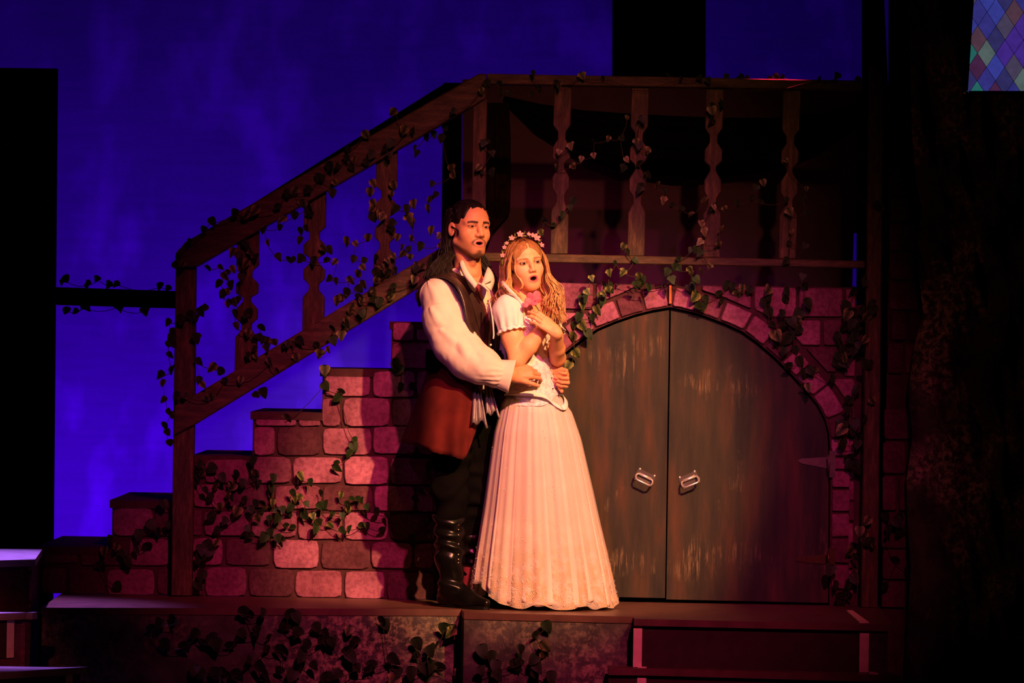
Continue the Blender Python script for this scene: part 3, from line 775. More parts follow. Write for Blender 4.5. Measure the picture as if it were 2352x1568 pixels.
vine(A5([(390,345), (340,370), (320,410), (120,445), (135,515), (130,600), (115,600), (115,680), (150,560), (70,825), (75,880), (95,1005), (110,1090), (130,1110), (90,1190), (100,1235), (120,1310), (145,790), (320,730), (340,860), (350,900), (450,775), (505,805), (310,560), (190,430), (260,400), (300,430)]),
     -0.10, 'ivy climbing the left newel post of the stair railing', 0.15, 0, 24)
vine(A5([(730,970), (795,950)]), -0.06, 'two ivy leaves dangling below the lower stair rail', 0.1, 0, 24)
vine(A5([(1255,800), (1225,910), (1240,790), (1365,950), (1350,995), (1450,1295), (1440,1340), (1430,1390), (1325,1460), (1310,1500), (965,1140)]),
     -0.028, 'thin ivy strand trailing down the middle of the stone stair side', 0.35, 0, 24, limit=120)
vine(A5([(1745,740), (1795,795), (1790,905), (1860,910), (1750,760)]), -0.028, 'ivy sprig beside the coat tail on the upper stones', 0.5, 0, 26)
clump = [(850,230), (770,260), (740,300), (890,290), (1005,270), (1040,320), (1120,260), (1150,320), (1240,290), (1225,360), (780,370), (835,420), (860,350), (880,480), (940,400), (985,350), (820,550), (960,420), (1040,440), (1010,510), (1130,460), (1190,490), (1230,400), (1240,450), (1260,510), (1150,520), (1130,560), (1210,560), (1280,560), (1340,530), (1400,350), (1365,390), (1370,490), (1425,420), (1455,465), (1390,430), (1410,280), (1490,315), (1440,540), (1500,540), (1565,390), (1590,470), (1540,480), (1535,590), (1640,530), (1610,605), (1700,540), (1740,500), (1755,430), (1735,465), (1800,430), (1830,440), (1860,485), (1920,520), (2000,535), (1965,640), (1755,630), (1820,610), (1865,605), (1690,640), (1525,630), (1325,610), (1380,620), (1100,670), (1060,630), (1190,690), (1220,650), (1270,690), (1290,730), (1310,700), (1700,400), (930,580), (1090,500), (1170,460), (1300,500), (1120,300), (960,340), (730,230), (760,200), (720,270), (1110,170)]
vine(A6(clump), -0.034, 'broad ivy clump spread across the middle of the stone stair side', 0.30, 0, 23, 0.03)
vine(A6([(870,720), (790,740), (760,770), (780,820), (830,790), (740,830), (880,640), (770,940), (740,990), (730,1010), (760,900)]), -0.034, 'ivy patch low on the stones right of the newel post', 0.2, 0, 26)
vine(A6([(500,460), (410,610), (475,650), (540,600), (320,770), (395,750), (350,670), (200,750), (120,780), (190,1010), (580,490), (150,700), (230,800), (80,880), (260,850)]), -0.034, 'dark ivy on the dim stones left of the newel post', 0.05, 0, 26)
vine(A6([(2220,380), (2300,395), (2180,425), (2290,680), (2165,690), (2320,890), (2280,270), (2300,220), (2250,600), (2310,560)]), -0.028, 'ivy in shadow on the stones behind the man', 0.3, 0, 24)
vine(zz([(340,1305), (490,1315), (535,1290), (645,1320), (600,1322), (880,1330), (925,1340), (470,1325), (350,1290)], 0, 100, 2.376), 0.66, 'ivy lying along the top of the black rear beam', 0.0, 1, 20)
vine(zz([(365,1460), (420,1465), (470,1450), (455,1440), (655,1450), (785,1465), (640,1440)], 0, 100, 2.376), 0.61, 'ivy hanging under the black rear beam', 0.0, 1, 22)
vine(zz([(40,440), (30,540), (110,650), (160,620), (40,780), (230,830), (60,650), (130,660), (20,470)], 0, 1200, 4.26), lambda x, y: -0.84, 'ivy on the stone riser of the highest left step', 0.05, 1, 24)
# balcony
vine(A8([(125,210), (110,160), (175,215), (295,220), (340,185), (305,100), (460,165), (440,150), (580,115), (710,130), (1155,130), (1250,130), (1300,140), (40,160), (20,200), (1935,130), (2045,120)]), -0.118, 'ivy trailing along the balcony top rail', 0.3, 1, 19, limit=220)
vine(A8([(1075,108), (1410,118), (1480,128), (1500,122), (1520,128), (1655,132), (1680,122), (1730,120), (2165,140)]), lambda x, y: -0.05, 'ivy leaves glowing red on top of the balcony rail', 0.2, 1, 16, 0.01, limit=160)
vine(A8([(50,490), (70,555), (25,655), (65,665), (30,500), (10,640)]), -0.118, 'ivy sprig on the upper newel post above the man', 0.4, 1, 20)
vine(A8([(520,515), (460,545), (525,630), (450,640), (585,585), (650,565), (655,490), (740,470), (805,470), (845,350), (830,590), (830,640)]), -0.10, 'ivy strand strung between the first and second balcony balusters', 0.2, 1, 19, paler=0.35)
vine(A8([(545,830), (515,860), (475,905), (430,965), (375,940), (345,1005)]), -0.10, 'ivy strand climbing the first balcony baluster above the flower crown', 0.2, 1, 20, paler=0.3)
vine(A8([(920,365), (970,540), (910,510), (955,675), (910,620), (920,760), (890,490), (930,750)]), -0.10, 'ivy wound around the second balcony baluster', 0.2, 1, 20, paler=0.35)
vine(A8([(1010,740), (1050,770), (1050,820), (1105,850), (1155,870), (1210,900), (1280,825), (1325,870), (1340,850)]), -0.10, 'ivy strand between the second and third balcony balusters', 0.1, 1, 19, paler=0.3)
vine(A8([(1330,280), (1320,310), (1380,275), (1330,380)]), -0.10, 'ivy leaves at the top of the third balcony baluster', 0.3, 1, 20)
vine(A8([(1260,955), (1275,1000), (1370,995), (1270,1065), (1360,1070), (1265,1120), (1320,1195), (1270,1230), (1330,860)]), -0.10, 'pale ivy at the foot of the third balcony baluster', 0.2, 1, 21, paler=0.6)
vine(A8([(1390,870), (1475,840), (1555,810), (1605,835), (1755,820), (1610,720), (1580,750)]), -0.09, 'ivy strand between the third and fourth balcony balusters', 0.1, 1, 19, paler=0.3)
vine(A8([(1760,890), (1770,1065), (1755,1170), (1860,755), (1845,810), (1860,895), (1860,1080), (1740,600), (1775,1000), (1845,1255)]), -0.10, 'ivy down the fourth balcony baluster', 0.2, 1, 19, paler=0.25)
vine(A8([(845,1115), (830,1085), (780,1180), (880,1165), (740,1235), (830,1235), (635,1265), (910,1250), (895,1300), (965,1315), (605,1345), (735,1325), (700,1350)]), -0.10, 'ivy hanging from the bottom rail over the top of the arch', 0.4, 1, 20)
vine(A8([(1135,1155), (1120,1200), (1080,1230), (1090,1275), (1200,1230), (1225,1275), (1210,1105), (1190,1220), (1130,1210), (1240,1100)]), -0.10, 'ivy bunch on the bottom rail between second and third balusters', 0.15, 1, 20)
vine(A8([(2265,840), (2290,870), (2160,805), (2195,1260), (2270,860), (2200,1290)]), -0.11, 'ivy on the dark end post of the balcony', 0.2, 1, 19, limit=200)
# arch
vine(B1([(430,130), (275,165), (255,210), (385,185), (250,245), (350,275), (245,325), (330,330), (205,380), (245,385), (285,440), (205,460), (200,570), (175,650), (385,210), (410,120)]), -0.028, 'ivy hanging on the left shoulder of the arch beside the woman', 0.35, 0, 25)
vine(B1([(650,75), (700,120), (640,95), (855,75), (975,130), (1010,70), (1030,190), (1035,255), (1090,205), (1085,260), (1195,225), (1175,170), (1295,165), (1340,130), (1395,140), (1240,110), (1280,120)]), -0.028, 'ivy garland right of the point of the arch', 0.2, 0, 26)
vine(B1([(1520,150), (1530,190), (1490,225), (1510,290), (1635,150), (1640,210), (1605,300), (1660,360), (1610,375), (1690,360), (1735,310), (1765,235), (1755,120), (1730,415), (1535,380)]), -0.028, 'ivy over the stones above the right shoulder of the arch', 0.15, 0, 27)
vine(B1([(1560,460), (1570,515), (1545,440), (1655,480), (1660,450), (1620,550), (1695,545), (1720,620), (1645,660), (1760,700), (1780,690), (1820,690), (1765,805), (1780,800), (1940,740)]), -0.028, 'ivy down the right curve of the stone arch', 0.25, 0, 27)
vine(B1([(2050,250), (2095,290), (2140,300), (2060,310), (2085,370), (2130,350), (2030,400), (1980,450), (2000,510), (2060,480), (2120,520), (2090,560), (1990,590), (1970,640), (2010,640), (2100,150), (2130,400), (2110,450), (2040,560), (2020,600)]), -0.034, 'dense dark ivy on the upper right stones of the arch wall', 0.12, 0, 28, 0.03)
vine(B1([(2120,820), (2070,890), (2050,950), (2060,960), (2025,1060), (2030,1100), (2015,1180), (2090,1090), (2120,1150), (2110,1210), (2060,900), (2090,1050)]), -0.034, 'ivy on the right jamb stones above the strap hinge', 0.12, 0, 28)
vine(B1([(2230,240), (2240,280), (2205,890), (2160,640), (2190,330), (2200,640), (2150,1025), (2180,480)]), -0.112, 'ivy on the end post beside the arch wall', 0.3, 0, 24, limit=200)
vine(B2([(1890,60), (1985,60), (1945,185), (1930,160), (1960,200), (2000,235)]), -0.034, 'ivy beside the upper strap hinge of the right door', 0.15, 0, 28)
vine(B2([(2060,550), (2000,610), (2030,670), (2080,700), (2040,640), (2080,680), (2000,600)]), -0.112, 'lit ivy on the lower end post', 0.5, 0, 24)
vine(B2([(1960,780), (1840,870), (1820,860), (1960,890), (1850,950), (1935,950), (1870,1030), (1880,1070), (1930,1020), (1960,740), (1950,920)]), -0.034, 'ivy at the foot of the right door jamb', 0.12, 0, 28)
vine(B2([(2160,520), (2220,560), (2180,600), (2250,520), (2170,640), (2230,800), (2150,970), (2310,850), (2260,620), (2300,600)]), -0.05, 'dark ivy on the dim stone pillar', 0.05, 0, 26, limit=160)
def yfront(x, y):
    for (xa, ya), (xb, yb), p, q in zip(fe[:-1], fe[1:], plan_main[:-1], plan_main[1:]):
        if xa <= x <= xb: return p.y + (q.y-p.y)*(x-xa)/(xb-xa) - 0.026
    return plan_main[-1].y - 0.026
low_ = B6([(445,180), (485,160), (540,155), (625,200), (650,235), (495,240), (570,250), (695,240), (755,250), (790,200), (860,190), (880,115), (800,115), (830,125), (975,130), (1000,135), (970,175), (900,215), (935,260), (890,260), (960,265), (1020,195), (1080,175), (1060,245), (1115,195), (1120,225), (1155,225), (1215,185), (1240,230), (1200,265), (1210,290), (1035,290), (1070,320), (640,350), (700,350), (740,360), (830,300), (860,330), (880,370), (950,340), (1000,360), (1025,330), (620,340), (670,230), (730,345), (770,360), (1140,230), (1100,230)])
vine(low_, yfront, 'dark ivy mass over the left half of the platform front', 0.06, 0, 30, 0.03)
vine(B6([(1235,330), (1300,320), (1370,300), (1295,340), (1180,360), (1120,370), (1400,350), (1450,350), (1390,380), (1340,150), (1345,165), (1470,235), (1480,285), (1525,265), (1550,245), (1580,180), (1615,195), (1605,185), (1530,325), (1500,330), (1570,330), (1640,355)]), yfront, 'ivy on the platform front below the man', 0.08, 0, 30, 0.03)
vine(B6([(1720,265), (1760,285), (1780,325), (1715,340), (1780,360), (1880,255), (1930,205), (1970,170), (1955,250), (1960,280), (1935,300), (1930,330), (1920,355), (1990,365), (1875,310), (1850,320)]), yfront, 'ivy on the platform front below the white skirt', 0.05, 0, 30, 0.03)

# ================================================================== soft-solid modelling for the two people
class Field:
    """distance field on a grid; soft unions of tapered limbs and ellipsoids, skinned as one continuous surface"""
    def __init__(s, lo, hi, h):
        s.h = h
        s.ax = [np.arange(lo[i], hi[i]+h, h, dtype=np.float32) for i in range(3)]
        s.F = np.full([len(a) for a in s.ax], 1.0, np.float32)
    def _win(s, lo, hi, pad):
        sl = []
        for i in range(3):
            a = int(np.searchsorted(s.ax[i], lo[i]-pad)); b = int(np.searchsorted(s.ax[i], hi[i]+pad))
            if b <= a: return None
            sl.append(slice(a, b))
        return tuple(sl)
    def _pts(s, sl):
        return (s.ax[0][sl[0]][:, None, None], s.ax[1][sl[1]][None, :, None], s.ax[2][sl[2]][None, None, :])
    def _merge(s, sl, d, k, sub):
        f = s.F[sl]
        if sub:
            d = -d
            if k > 0:
                h = np.maximum(k - np.abs(f-d), 0)/k; s.F[sl] = np.maximum(f, d) + h*h*k*0.25
            else: s.F[sl] = np.maximum(f, d)
        else:
            if k > 0:
                h = np.maximum(k - np.abs(f-d), 0)/k; s.F[sl] = np.minimum(f, d) - h*h*k*0.25
            else: s.F[sl] = np.minimum(f, d)
    def ell(s, c, r, R=None, k=0.01, sub=False):
        c = np.array(c, float); r = np.array(r, float); m = r.max()
        sl = s._win(c-m, c+m, k + 4*s.h)
        if sl is None: return
        X, Y, Z = s._pts(sl); X = X-c[0]; Y = Y-c[1]; Z = Z-c[2]
        R = np.eye(3) if R is None else np.array(R)
        a = X*R[0, 0] + Y*R[1, 0] + Z*R[2, 0]; b = X*R[0, 1] + Y*R[1, 1] + Z*R[2, 1]; e = X*R[0, 2] + Y*R[1, 2] + Z*R[2, 2]
        k0 = np.sqrt((a/r[0])**2 + (b/r[1])**2 + (e/r[2])**2)
        k1 = np.sqrt((a/r[0]**2)**2 + (b/r[1]**2)**2 + (e/r[2]**2)**2) + 1e-9
        s._merge(sl, (k0*(k0-1)/k1).astype(np.float32), k, sub)
    def cap(s, a, b, ra, rb=None, k=0.01, sub=False):
        a = np.array(a, float); b = np.array(b, float); rb = ra if rb is None else rb; m = max(ra, rb)
        sl = s._win(np.minimum(a, b)-m, np.maximum(a, b)+m, k + 4*s.h)
        if sl is None: return
        X, Y, Z = s._pts(sl); v = b-a; L = float(v@v) + 1e-12
        t = np.clip(((X-a[0])*v[0] + (Y-a[1])*v[1] + (Z-a[2])*v[2])/L, 0, 1)
        d = np.sqrt((X-a[0]-t*v[0])**2 + (Y-a[1]-t*v[1])**2 + (Z-a[2]-t*v[2])**2) - (ra + (rb-ra)*t)
        s._merge(sl, d.astype(np.float32), k, sub)
    def chain(s, pts, rad, k=0.01):
        for i in range(len(pts)-1): s.cap(pts[i], pts[i+1], rad[i], rad[i+1], k)
    def half(s, fn):
        """cut away where fn(X,Y,Z) > 0"""
        X, Y, Z = s._pts((slice(None),)*3)
        s.F = np.maximum(s.F, np.broadcast_to(fn(X, Y, Z), s.F.shape)).astype(np.float32)
    def warp(s, fn):
        X, Y, Z = s._pts((slice(None),)*3); s.F = (s.F + fn(X, Y, Z)).astype(np.float32)
    def skin(s):
        F = s.F; nx, ny, nz = F.shape; S = F < 0
        cnt = np.zeros((nx-1, ny-1, nz-1), np.int8)
        for i in (0, 1):
            for j in (0, 1):
                for l in (0, 1): cnt += S[i:nx-1+i, j:ny-1+j, l:nz-1+l]
        act = (cnt > 0) & (cnt < 8)
        ci, cj, ck = np.nonzero(act); n = len(ci)
        idx = np.full(act.shape, -1, np.int32); idx[ci, cj, ck] = np.arange(n)
        acc = np.zeros((n, 3)); num = np.zeros(n)
        C = [(i, j, l) for i in (0, 1) for j in (0, 1) for l in (0, 1)]
        val = {c: F[ci+c[0], cj+c[1], ck+c[2]].astype(float) for c in C}
        for c in C:
            for ax in range(3):
                if c[ax]: continue
                d = list(c); d[ax] = 1; d = tuple(d); a, b = val[c], val[d]
                m = (a < 0) != (b < 0); t = np.where(m, a/np.where(m, a-b, 1), 0)
                for q in range(3):
                    acc[:, q] += np.where(m, c[q] + (t if q == ax else 0), 0)
                num += m
        acc /= num[:, None]
        V = np.stack([s.ax[0][ci] + acc[:, 0]*s.h, s.ax[1][cj] + acc[:, 1]*s.h, s.ax[2][ck] + acc[:, 2]*s.h], 1)
        quads = []
        for ax in range(3):
            o = [1, 1, 1]; o[ax] = 0
            sl0 = tuple(slice(o[q], [nx, ny, nz][q]-1) for q in range(3))
            sl1 = tuple(slice(o[q] + (q == ax), [nx, ny, nz][q]-1 + (q == ax)) for q in range(3))
            a, b = S[sl0], S[sl1]; m = a != b
            e = np.argwhere(m) + np.array(o); ins = a[m]
            p, q = [z for z in range(3) if z != ax]
            def at(dp, dq):
                w = e.copy(); w[:, p] -= dp; w[:, q] -= dq; return idx[w[:, 0], w[:, 1], w[:, 2]]
            Q = np.stack([at(1, 1), at(0, 1), at(0, 0), at(1, 0)], 1)
            flip = ins if ax != 1 else ~ins
            Q[~flip] = Q[~flip][:, ::-1]
            quads.append(Q)
        Q = np.concatenate(quads); Q = Q[(Q >= 0).all(1)]
        return V, Q
def vnormals(V, Q):
    n = np.cross(V[Q[:, 2]]-V[Q[:, 0]], V[Q[:, 3]]-V[Q[:, 1]]); N = np.zeros_like(V)
    for i in range(4): np.add.at(N, Q[:, i], n)
    return N/(np.linalg.norm(N, axis=1)[:, None] + 1e-12)
def relax(V, Q, it=2, w=0.5):
    E = np.concatenate([Q[:, [i, (i+1) % 4]] for i in range(4)])
    for _ in range(it):
        A = np.zeros_like(V); c = np.zeros(len(V))
        np.add.at(A, E[:, 0], V[E[:, 1]]); np.add.at(c, E[:, 0], 1)
        np.add.at(A, E[:, 1], V[E[:, 0]]); np.add.at(c, E[:, 1], 1)
        V = V*(1-w) + w*A/np.maximum(c, 1)[:, None]
    return V
def join_vq(parts):
    V, Q, o = [], [], 0
    for v, q in parts: V.append(v); Q.append(q+o); o += len(v)
    return np.concatenate(V), np.concatenate(Q)
def np_mesh(name, V, Q, mat, parent=None, col=None, smooth=True):
    me = bpy.data.meshes.new(name); nv, nq = len(V), len(Q)
    me.vertices.add(nv); me.vertices.foreach_set('co', np.ascontiguousarray(V, np.float32).ravel())
    me.loops.add(nq*4); me.loops.foreach_set('vertex_index', np.ascontiguousarray(Q, np.int32).ravel())
    me.polygons.add(nq); me.polygons.foreach_set('loop_start', np.arange(0, nq*4, 4, dtype=np.int32))
    me.polygons.foreach_set('loop_total', np.full(nq, 4, np.int32))
    me.polygons.foreach_set('use_smooth', np.full(nq, smooth))
    me.update(calc_edges=True); me.validate()
    if col is not None:
        a = me.color_attributes.new('col', 'FLOAT_COLOR', 'POINT')
        a.data.foreach_set('color', np.concatenate([col, np.ones((nv, 1))], 1).astype(np.float32).ravel())
    me.materials.append(mat)
    o = bpy.data.objects.new(name, me); return link(o, parent)
def vnoise(P, scale, seed=0):
    """smooth value noise in [-1,1] at points P"""
    p = P*scale + seed*17.13; i = np.floor(p).astype(np.int64); f = p-i; f = f*f*(3-2*f); r = 0
    for dx in (0, 1):
        for dy in (0, 1):
            for dz in (0, 1):
                q = i + np.array([dx, dy, dz])
                hsh = (q[:, 0]*374761393 + q[:, 1]*668265263 + q[:, 2]*2147483647 + seed*974711) & 0x7fffffff
                hsh = ((hsh ^ (hsh >> 13))*1274126177) & 0x7fffffff
                v = (hsh % 65536)/32767.5 - 1
                w = (f[:, 0] if dx else 1-f[:, 0])*(f[:, 1] if dy else 1-f[:, 1])*(f[:, 2] if dz else 1-f[:, 2])
                r = r + v*w
    return r
class Frame:
    """local axes: x = viewer's right when facing the viewer, y = forward, z = up"""
    def __init__(s, o, yaw, roll=0.0, pitch=0.0, scale=1.0):
        f = np.array([math.sin(yaw), -math.cos(yaw), 0.0]); u = np.array([0, 0, 1.0]); x = np.cross(u, f)
        R = np.stack([x, f, u], 1)
        cr, sr = math.cos(roll), math.sin(roll)          # roll about forward
        cp, sp_ = math.cos(pitch), math.sin(pitch)
        R = R @ np.array([[cr, 0, -sr], [0, 1, 0], [sr, 0, cr]]) @ np.array([[1, 0, 0], [0, cp, -sp_], [0, sp_, cp]])
        s.o = np.array(o, float); s.R = R; s.k = scale
    def __call__(s, p): return s.o + s.R @ (np.array(p, float)*s.k)
    def local(s, V): return (V - s.o) @ s.R / s.k
def AW(px, py, Y): return np.array(W(px, py, Y))

def sculpt_head(S, T, p):
    """face and skull into field S; p = proportions"""
    k = T.k
    def E(c, r, kk=0.02, sub=False, rot=None):
        R = T.R if rot is None else T.R @ rot
        S.ell(T(c), np.array(r)*k, R, kk*k, sub)
    def Cp(a, b, ra, rb, kk=0.01, sub=False): S.cap(T(a), T(b), ra*k, rb*k, kk*k, sub)
    jw, ch = p.get('jaw', 1.0), p.get('chin', -0.112)
    E((0, -0.014, 0.028), (0.075, 0.094, 0.078), 0.01)
    E((0, 0.040, 0.036), (0.061, 0.050, 0.052), 0.03)
    E((0, 0.030, -0.030), (0.063*jw, 0.058, 0.078), 0.03)
    for s in (-1, 1):
        Cp((s*0.054*jw, 0.000, -0.066), (s*0.016, 0.070, ch+0.006), 0.017, 0.017, 0.03)
        E((s*0.042, 0.054, -0.036), (0.024, 0.027, 0.026), 0.025)
        Cp((s*0.048, 0.070, 0.013), (s*0.014, 0.087, 0.013), p.get('brow', 0.009), p.get('brow', 0.009), 0.016)
    E((0, 0.071, ch), (p.get('chw', 0.021), 0.019, 0.018), 0.02)
    E((0, 0.066, -0.072), (0.034, 0.030, 0.036), 0.03)
    for s in (-1, 1):                                        # eye sockets, lids
        E((s*0.033, 0.098, -0.002), (0.021, 0.015, 0.013), 0.012, True)
        E((s*0.033, 0.0755, -0.002), (0.0165, 0.0150, 0.0125), 0.004)
        E((s*0.033, 0.0945, -0.0035), (0.0145, 0.0125, p.get('eye', 0.0055)), 0.0015, True)
    n = p.get('nose', 1.0)
    for a, b, ra, rb in [((0, 0.088, 0.006), (0, 0.095+0.004*n, -0.016), 0.0085, 0.0092*n), ((0, 0.095+0.004*n, -0.016), (0, 0.099+0.010*n, -0.0365), 0.0092*n, 0.0108*n)]:
        Cp(a, b, ra, rb, 0.012)
    for s in (-1, 1):
        E((s*0.0125*n, 0.098, -0.041), (p.get('nw', 0.0095)*n, 0.011, 0.0080), 0.009)
        E((s*0.0065, 0.108, -0.0475), (0.0035, 0.005, 0.0035), 0.002, True)
    mz, mw, mh = p.get('mz', -0.073), p.get('mw', 0.0185), p.get('mh', 0.0095)
    yl = lambda x: 0.0935 - 14*x*x
    N = 18
    for i in range(N):                                       # lips as a ring round the open mouth
        a0, a1 = 2*math.pi*i/N, 2*math.pi*(i+1)/N
        q = []
        for a in (a0, a1):
            x = math.cos(a)*(mw+0.002); z = math.sin(a)*(mh+0.003)
            if z > 0: z -= 0.0016*math.exp(-(x/0.005)**2)
            q.append((x, yl(x) + p.get('lipy', 0.0005), mz + z))
        low = math.sin((a0+a1)/2) < 0
        r = p.get('lip', 0.0048)*(p.get('lowlip', 1.5) if low else 0.95)*(0.65 + 0.35*abs(math.sin((a0+a1)/2)))
        Cp(q[0], q[1], r, r, 0.004)
    E((0, 0.094, mz-0.0005), (mw*0.86, 0.022, mh*0.92), 0.002, True)
    for s in (-1, 1):                                        # ears
        rot = np.array([[math.cos(.35*s), -math.sin(.35*s), 0], [math.sin(.35*s), math.cos(.35*s), 0], [0, 0, 1]])
        E((s*0.079, -0.010, -0.014), (0.0075, 0.018, 0.030), 0.006, False, rot)
        E((s*0.0855, -0.004, -0.012), (0.0055, 0.0095, 0.017), 0.004, True, rot)
def face_colors(V, T, skin, lip, brow_c, p, stubble=None, liner=None, blush=None):
    L = T.local(V); x, y, z = L[:, 0], L[:, 1], L[:, 2]
    C = np.tile(np.array(skin, float), (len(V), 1))
    def put(mask, c, a=1.0):
        w = (mask*a)[:, None]; C[:] = C*(1-w) + np.array(c)*w
    front = np.clip((y-0.045)/0.02, 0, 1)
    sm = lambda e0, e1, v: np.clip((v-e0)/(e1-e0), 0, 1)
    if blush is not None:
        for s in (-1, 1): put(front*np.exp(-((x-s*0.042)/0.020)**2 - ((z+0.032)/0.016)**2), blush, 0.45)
    if stubble is not None:
        jaw = sm(0.060, 0.085, -z)*sm(-0.02, 0.02, y)*(1-sm(0.150, 0.158, -z))
        put(jaw, stubble, 0.38)
        mz_, mw_, mh_ = p.get('mz', -0.073), p.get('mw', 0.0185), p.get('mh', 0.0095)
        rm = np.sqrt((x/(mw_+0.0075))**2 + ((z-mz_)/(mh_+0.0095))**2)
        must = front*np.exp(-((rm-1.10)/0.18)**2)*sm(-0.014, 0.002, z-mz_)*(0.65 + 0.35*np.clip(np.abs(x)/0.012, 0, 1))
        put(np.clip(must, 0, 1), stubble, 0.92)
        goat = front*np.exp(-(x/0.012)**2)*sm(0.100, 0.106, -z)*(z > -0.128) + sm(0.112, 0.122, -z)*front*np.exp(-(x/0.045)**2)
        put(np.clip(goat, 0, 1), stubble, 0.85)
    mz, mw, mh = p.get('mz', -0.073), p.get('mw', 0.0185), p.get('mh', 0.0095)
    r = np.sqrt((x/(mw+0.0055))**2 + ((z-mz)/(mh+0.0075))**2)
    put((y > 0.075)*(1-sm(0.92, 1.08, r)), lip)
    ri = np.sqrt((x/(mw*0.84))**2 + ((z-mz)/(mh*0.9))**2)
    put(((ri < 0.95) & (y < 0.091) & (y > 0.05)).astype(float), (0.02, 0.006, 0.005))
    for s in (-1, 1):
        dx = (x*s-0.033)
        bz = p.get('bz', 0.0165) + 0.002*np.cos(dx/0.022*1.4) - 0.10*np.maximum(dx-0.008, 0)
        put(front*np.exp(-((z-bz)/p.get('bt', 0.0032))**4)*(np.abs(dx) < 0.021), brow_c, p.get('ba', 0.9))
        if liner is not None:
            e = np.sqrt((dx/0.0165)**2 + ((z+0.002)/(p.get('eye', 0.0055)+0.0028))**2)
            put(front*np.exp(-((e-0.93)/0.20)**2)*np.where(z > -0.003, 1.0, p.get('lolin', 0.55)), liner, 0.95)
    return C
def make_eye(T, s, iris, parent, name='eye'):
    """eyeball with painted iris facing forward"""
    seg, rings, r = 20, 14, 0.0129*T.k
    vs, fs, cs = [], [], []
    c = T((s*0.033, 0.0768, -0.002))
    for i in range(rings+1):
        th = math.pi*i/rings
        for q in range(seg):
            ph = 2*math.pi*q/seg
            l = np.array([math.sin(th)*math.cos(ph), math.cos(th), math.sin(th)*math.sin(ph)])
            vs.append(c + T.R @ l*r)
            cs.append((0.01, 0.008, 0.008) if th < 0.22 else (iris if th < 0.66 else (0.30, 0.23, 0.19)))
    for i in range(rings):
        for q in range(seg):
            l = (q+1) % seg; fs.append([i*seg+q, i*seg+l, (i+1)*seg+l, (i+1)*seg+q])
    return np_mesh(name, np.array(vs), np.array(fs), M['eye'], parent, np.array(cs))
def hand_sdf(S, wrist, d, n, thumb_side, k=1.0, curl=(0.3, 0.45, 0.35), spread=0.06, thumb=(0.6, 0.3), fingers=None, thumb_curl=0.35, back=0.045):
    """palm plus four unequal fingers and a thumb; n = back of the hand"""
    d = np.array(d, float); d /= np.linalg.norm(d); n = np.array(n, float); n -= d*(n@d); n /= np.linalg.norm(n)
    t = np.cross(d, n)*thumb_side; t /= np.linalg.norm(t)      # towards the thumb
    w = np.array(wrist, float)
    S.cap(w - d*back*k, w + d*0.005*k, 0.027*k, 0.026*k, 0.02*k)
    kn = []
    for i, (off, ln) in enumerate([(0.030, 0.090), (0.010, 0.094), (-0.010, 0.090), (-0.029, 0.082)]):
        kp = w + d*ln*k + t*off*k - n*0.004*k*abs(i-1.3); kn.append(kp)
        S.cap(w + d*0.012*k + t*off*0.55*k, kp, 0.0145*k, 0.0108*k, 0.016*k)
    L = [(0.044, 0.027, 0.022), (0.049, 0.031, 0.023), (0.045, 0.029, 0.022), (0.035, 0.021, 0.019)]
    for i in range(4):
        cu = curl if fingers is None else fingers[i]
        a = 0.0; p = kn[i]; sp_ = spread*(1.5-i); rad = (0.0098 if i < 3 else 0.0086)*k
        base = d*math.cos(sp_) + t*math.sin(sp_)
        for j in range(3):
            a += cu[j]; v = base*math.cos(a) - n*math.sin(a); q = p + v*L[i][j]*k
            S.cap(p, q, rad*(1-0.08*j), rad*(1-0.08*(j+1)), 0.004*k); p = q
    p = w + d*0.022*k + t*0.026*k - n*0.006*k
    tv = d*math.cos(thumb[0]) + t*math.sin(thumb[0]) - n*thumb[1]; tv /= np.linalg.norm(tv)
    q = p + tv*0.046*k; S.cap(w + d*0.008*k + t*0.012*k, p, 0.017*k, 0.015*k, 0.014*k); S.cap(p, q, 0.0150*k, 0.0115*k, 0.010*k)
    for j, l in enumerate((0.033, 0.026)):
        tv = tv*math.cos(thumb_curl) + (d*0.8 - n*0.6)*math.sin(thumb_curl)*0.8; tv /= np.linalg.norm(tv)
        q2 = q + tv*l*k; S.cap(q, q2, (0.0112-0.0012*j)*k, (0.0100-0.0012*j)*k, 0.004*k); q = q2
def strands(T, guides, mat, name, parent, r=0.006, sides=5, label=None):
    mb = MB()
    for g in guides:
        pts = [Vector(T(p)) for p in g]
        # smooth the guide
        for _ in range(2):
            q = [pts[0]]
            for a, b in zip(pts[:-1], pts[1:]): q += [a.lerp(b, .25), a.lerp(b, .75)]
            q.append(pts[-1]); pts = q
        pts = pts[::2] if len(pts) > 24 else pts
        n = len(pts); rr = [r*T.k*(0.55 + 0.75*math.sin(math.pi*min(1, 0.12+0.80*i/(n-1)))) * (1 if i < n-1 else 0.2) for i in range(n)]
        mb.add(tube_data(pts, rr, sides))
    o = mb.build(name, mat, parent, True)
    if label: o['label'] = label
    return o
def sheet(name, grid, mat, parent, thick=0.004, smooth=True):
    """grid of rows of points -> a sheet with thickness"""
    h, w = len(grid), len(grid[0]); vs = [p for r in grid for p in r]
    fs = [[i*w+j, i*w+j+1, (i+1)*w+j+1, (i+1)*w+j] for i in range(h-1) for j in range(w-1)]
    o = mesh(name, vs, fs, mat, parent, smooth)
    if thick:
        md = o.modifiers.new('thick', 'SOLIDIFY'); md.thickness = thick; md.offset = 0
    return o
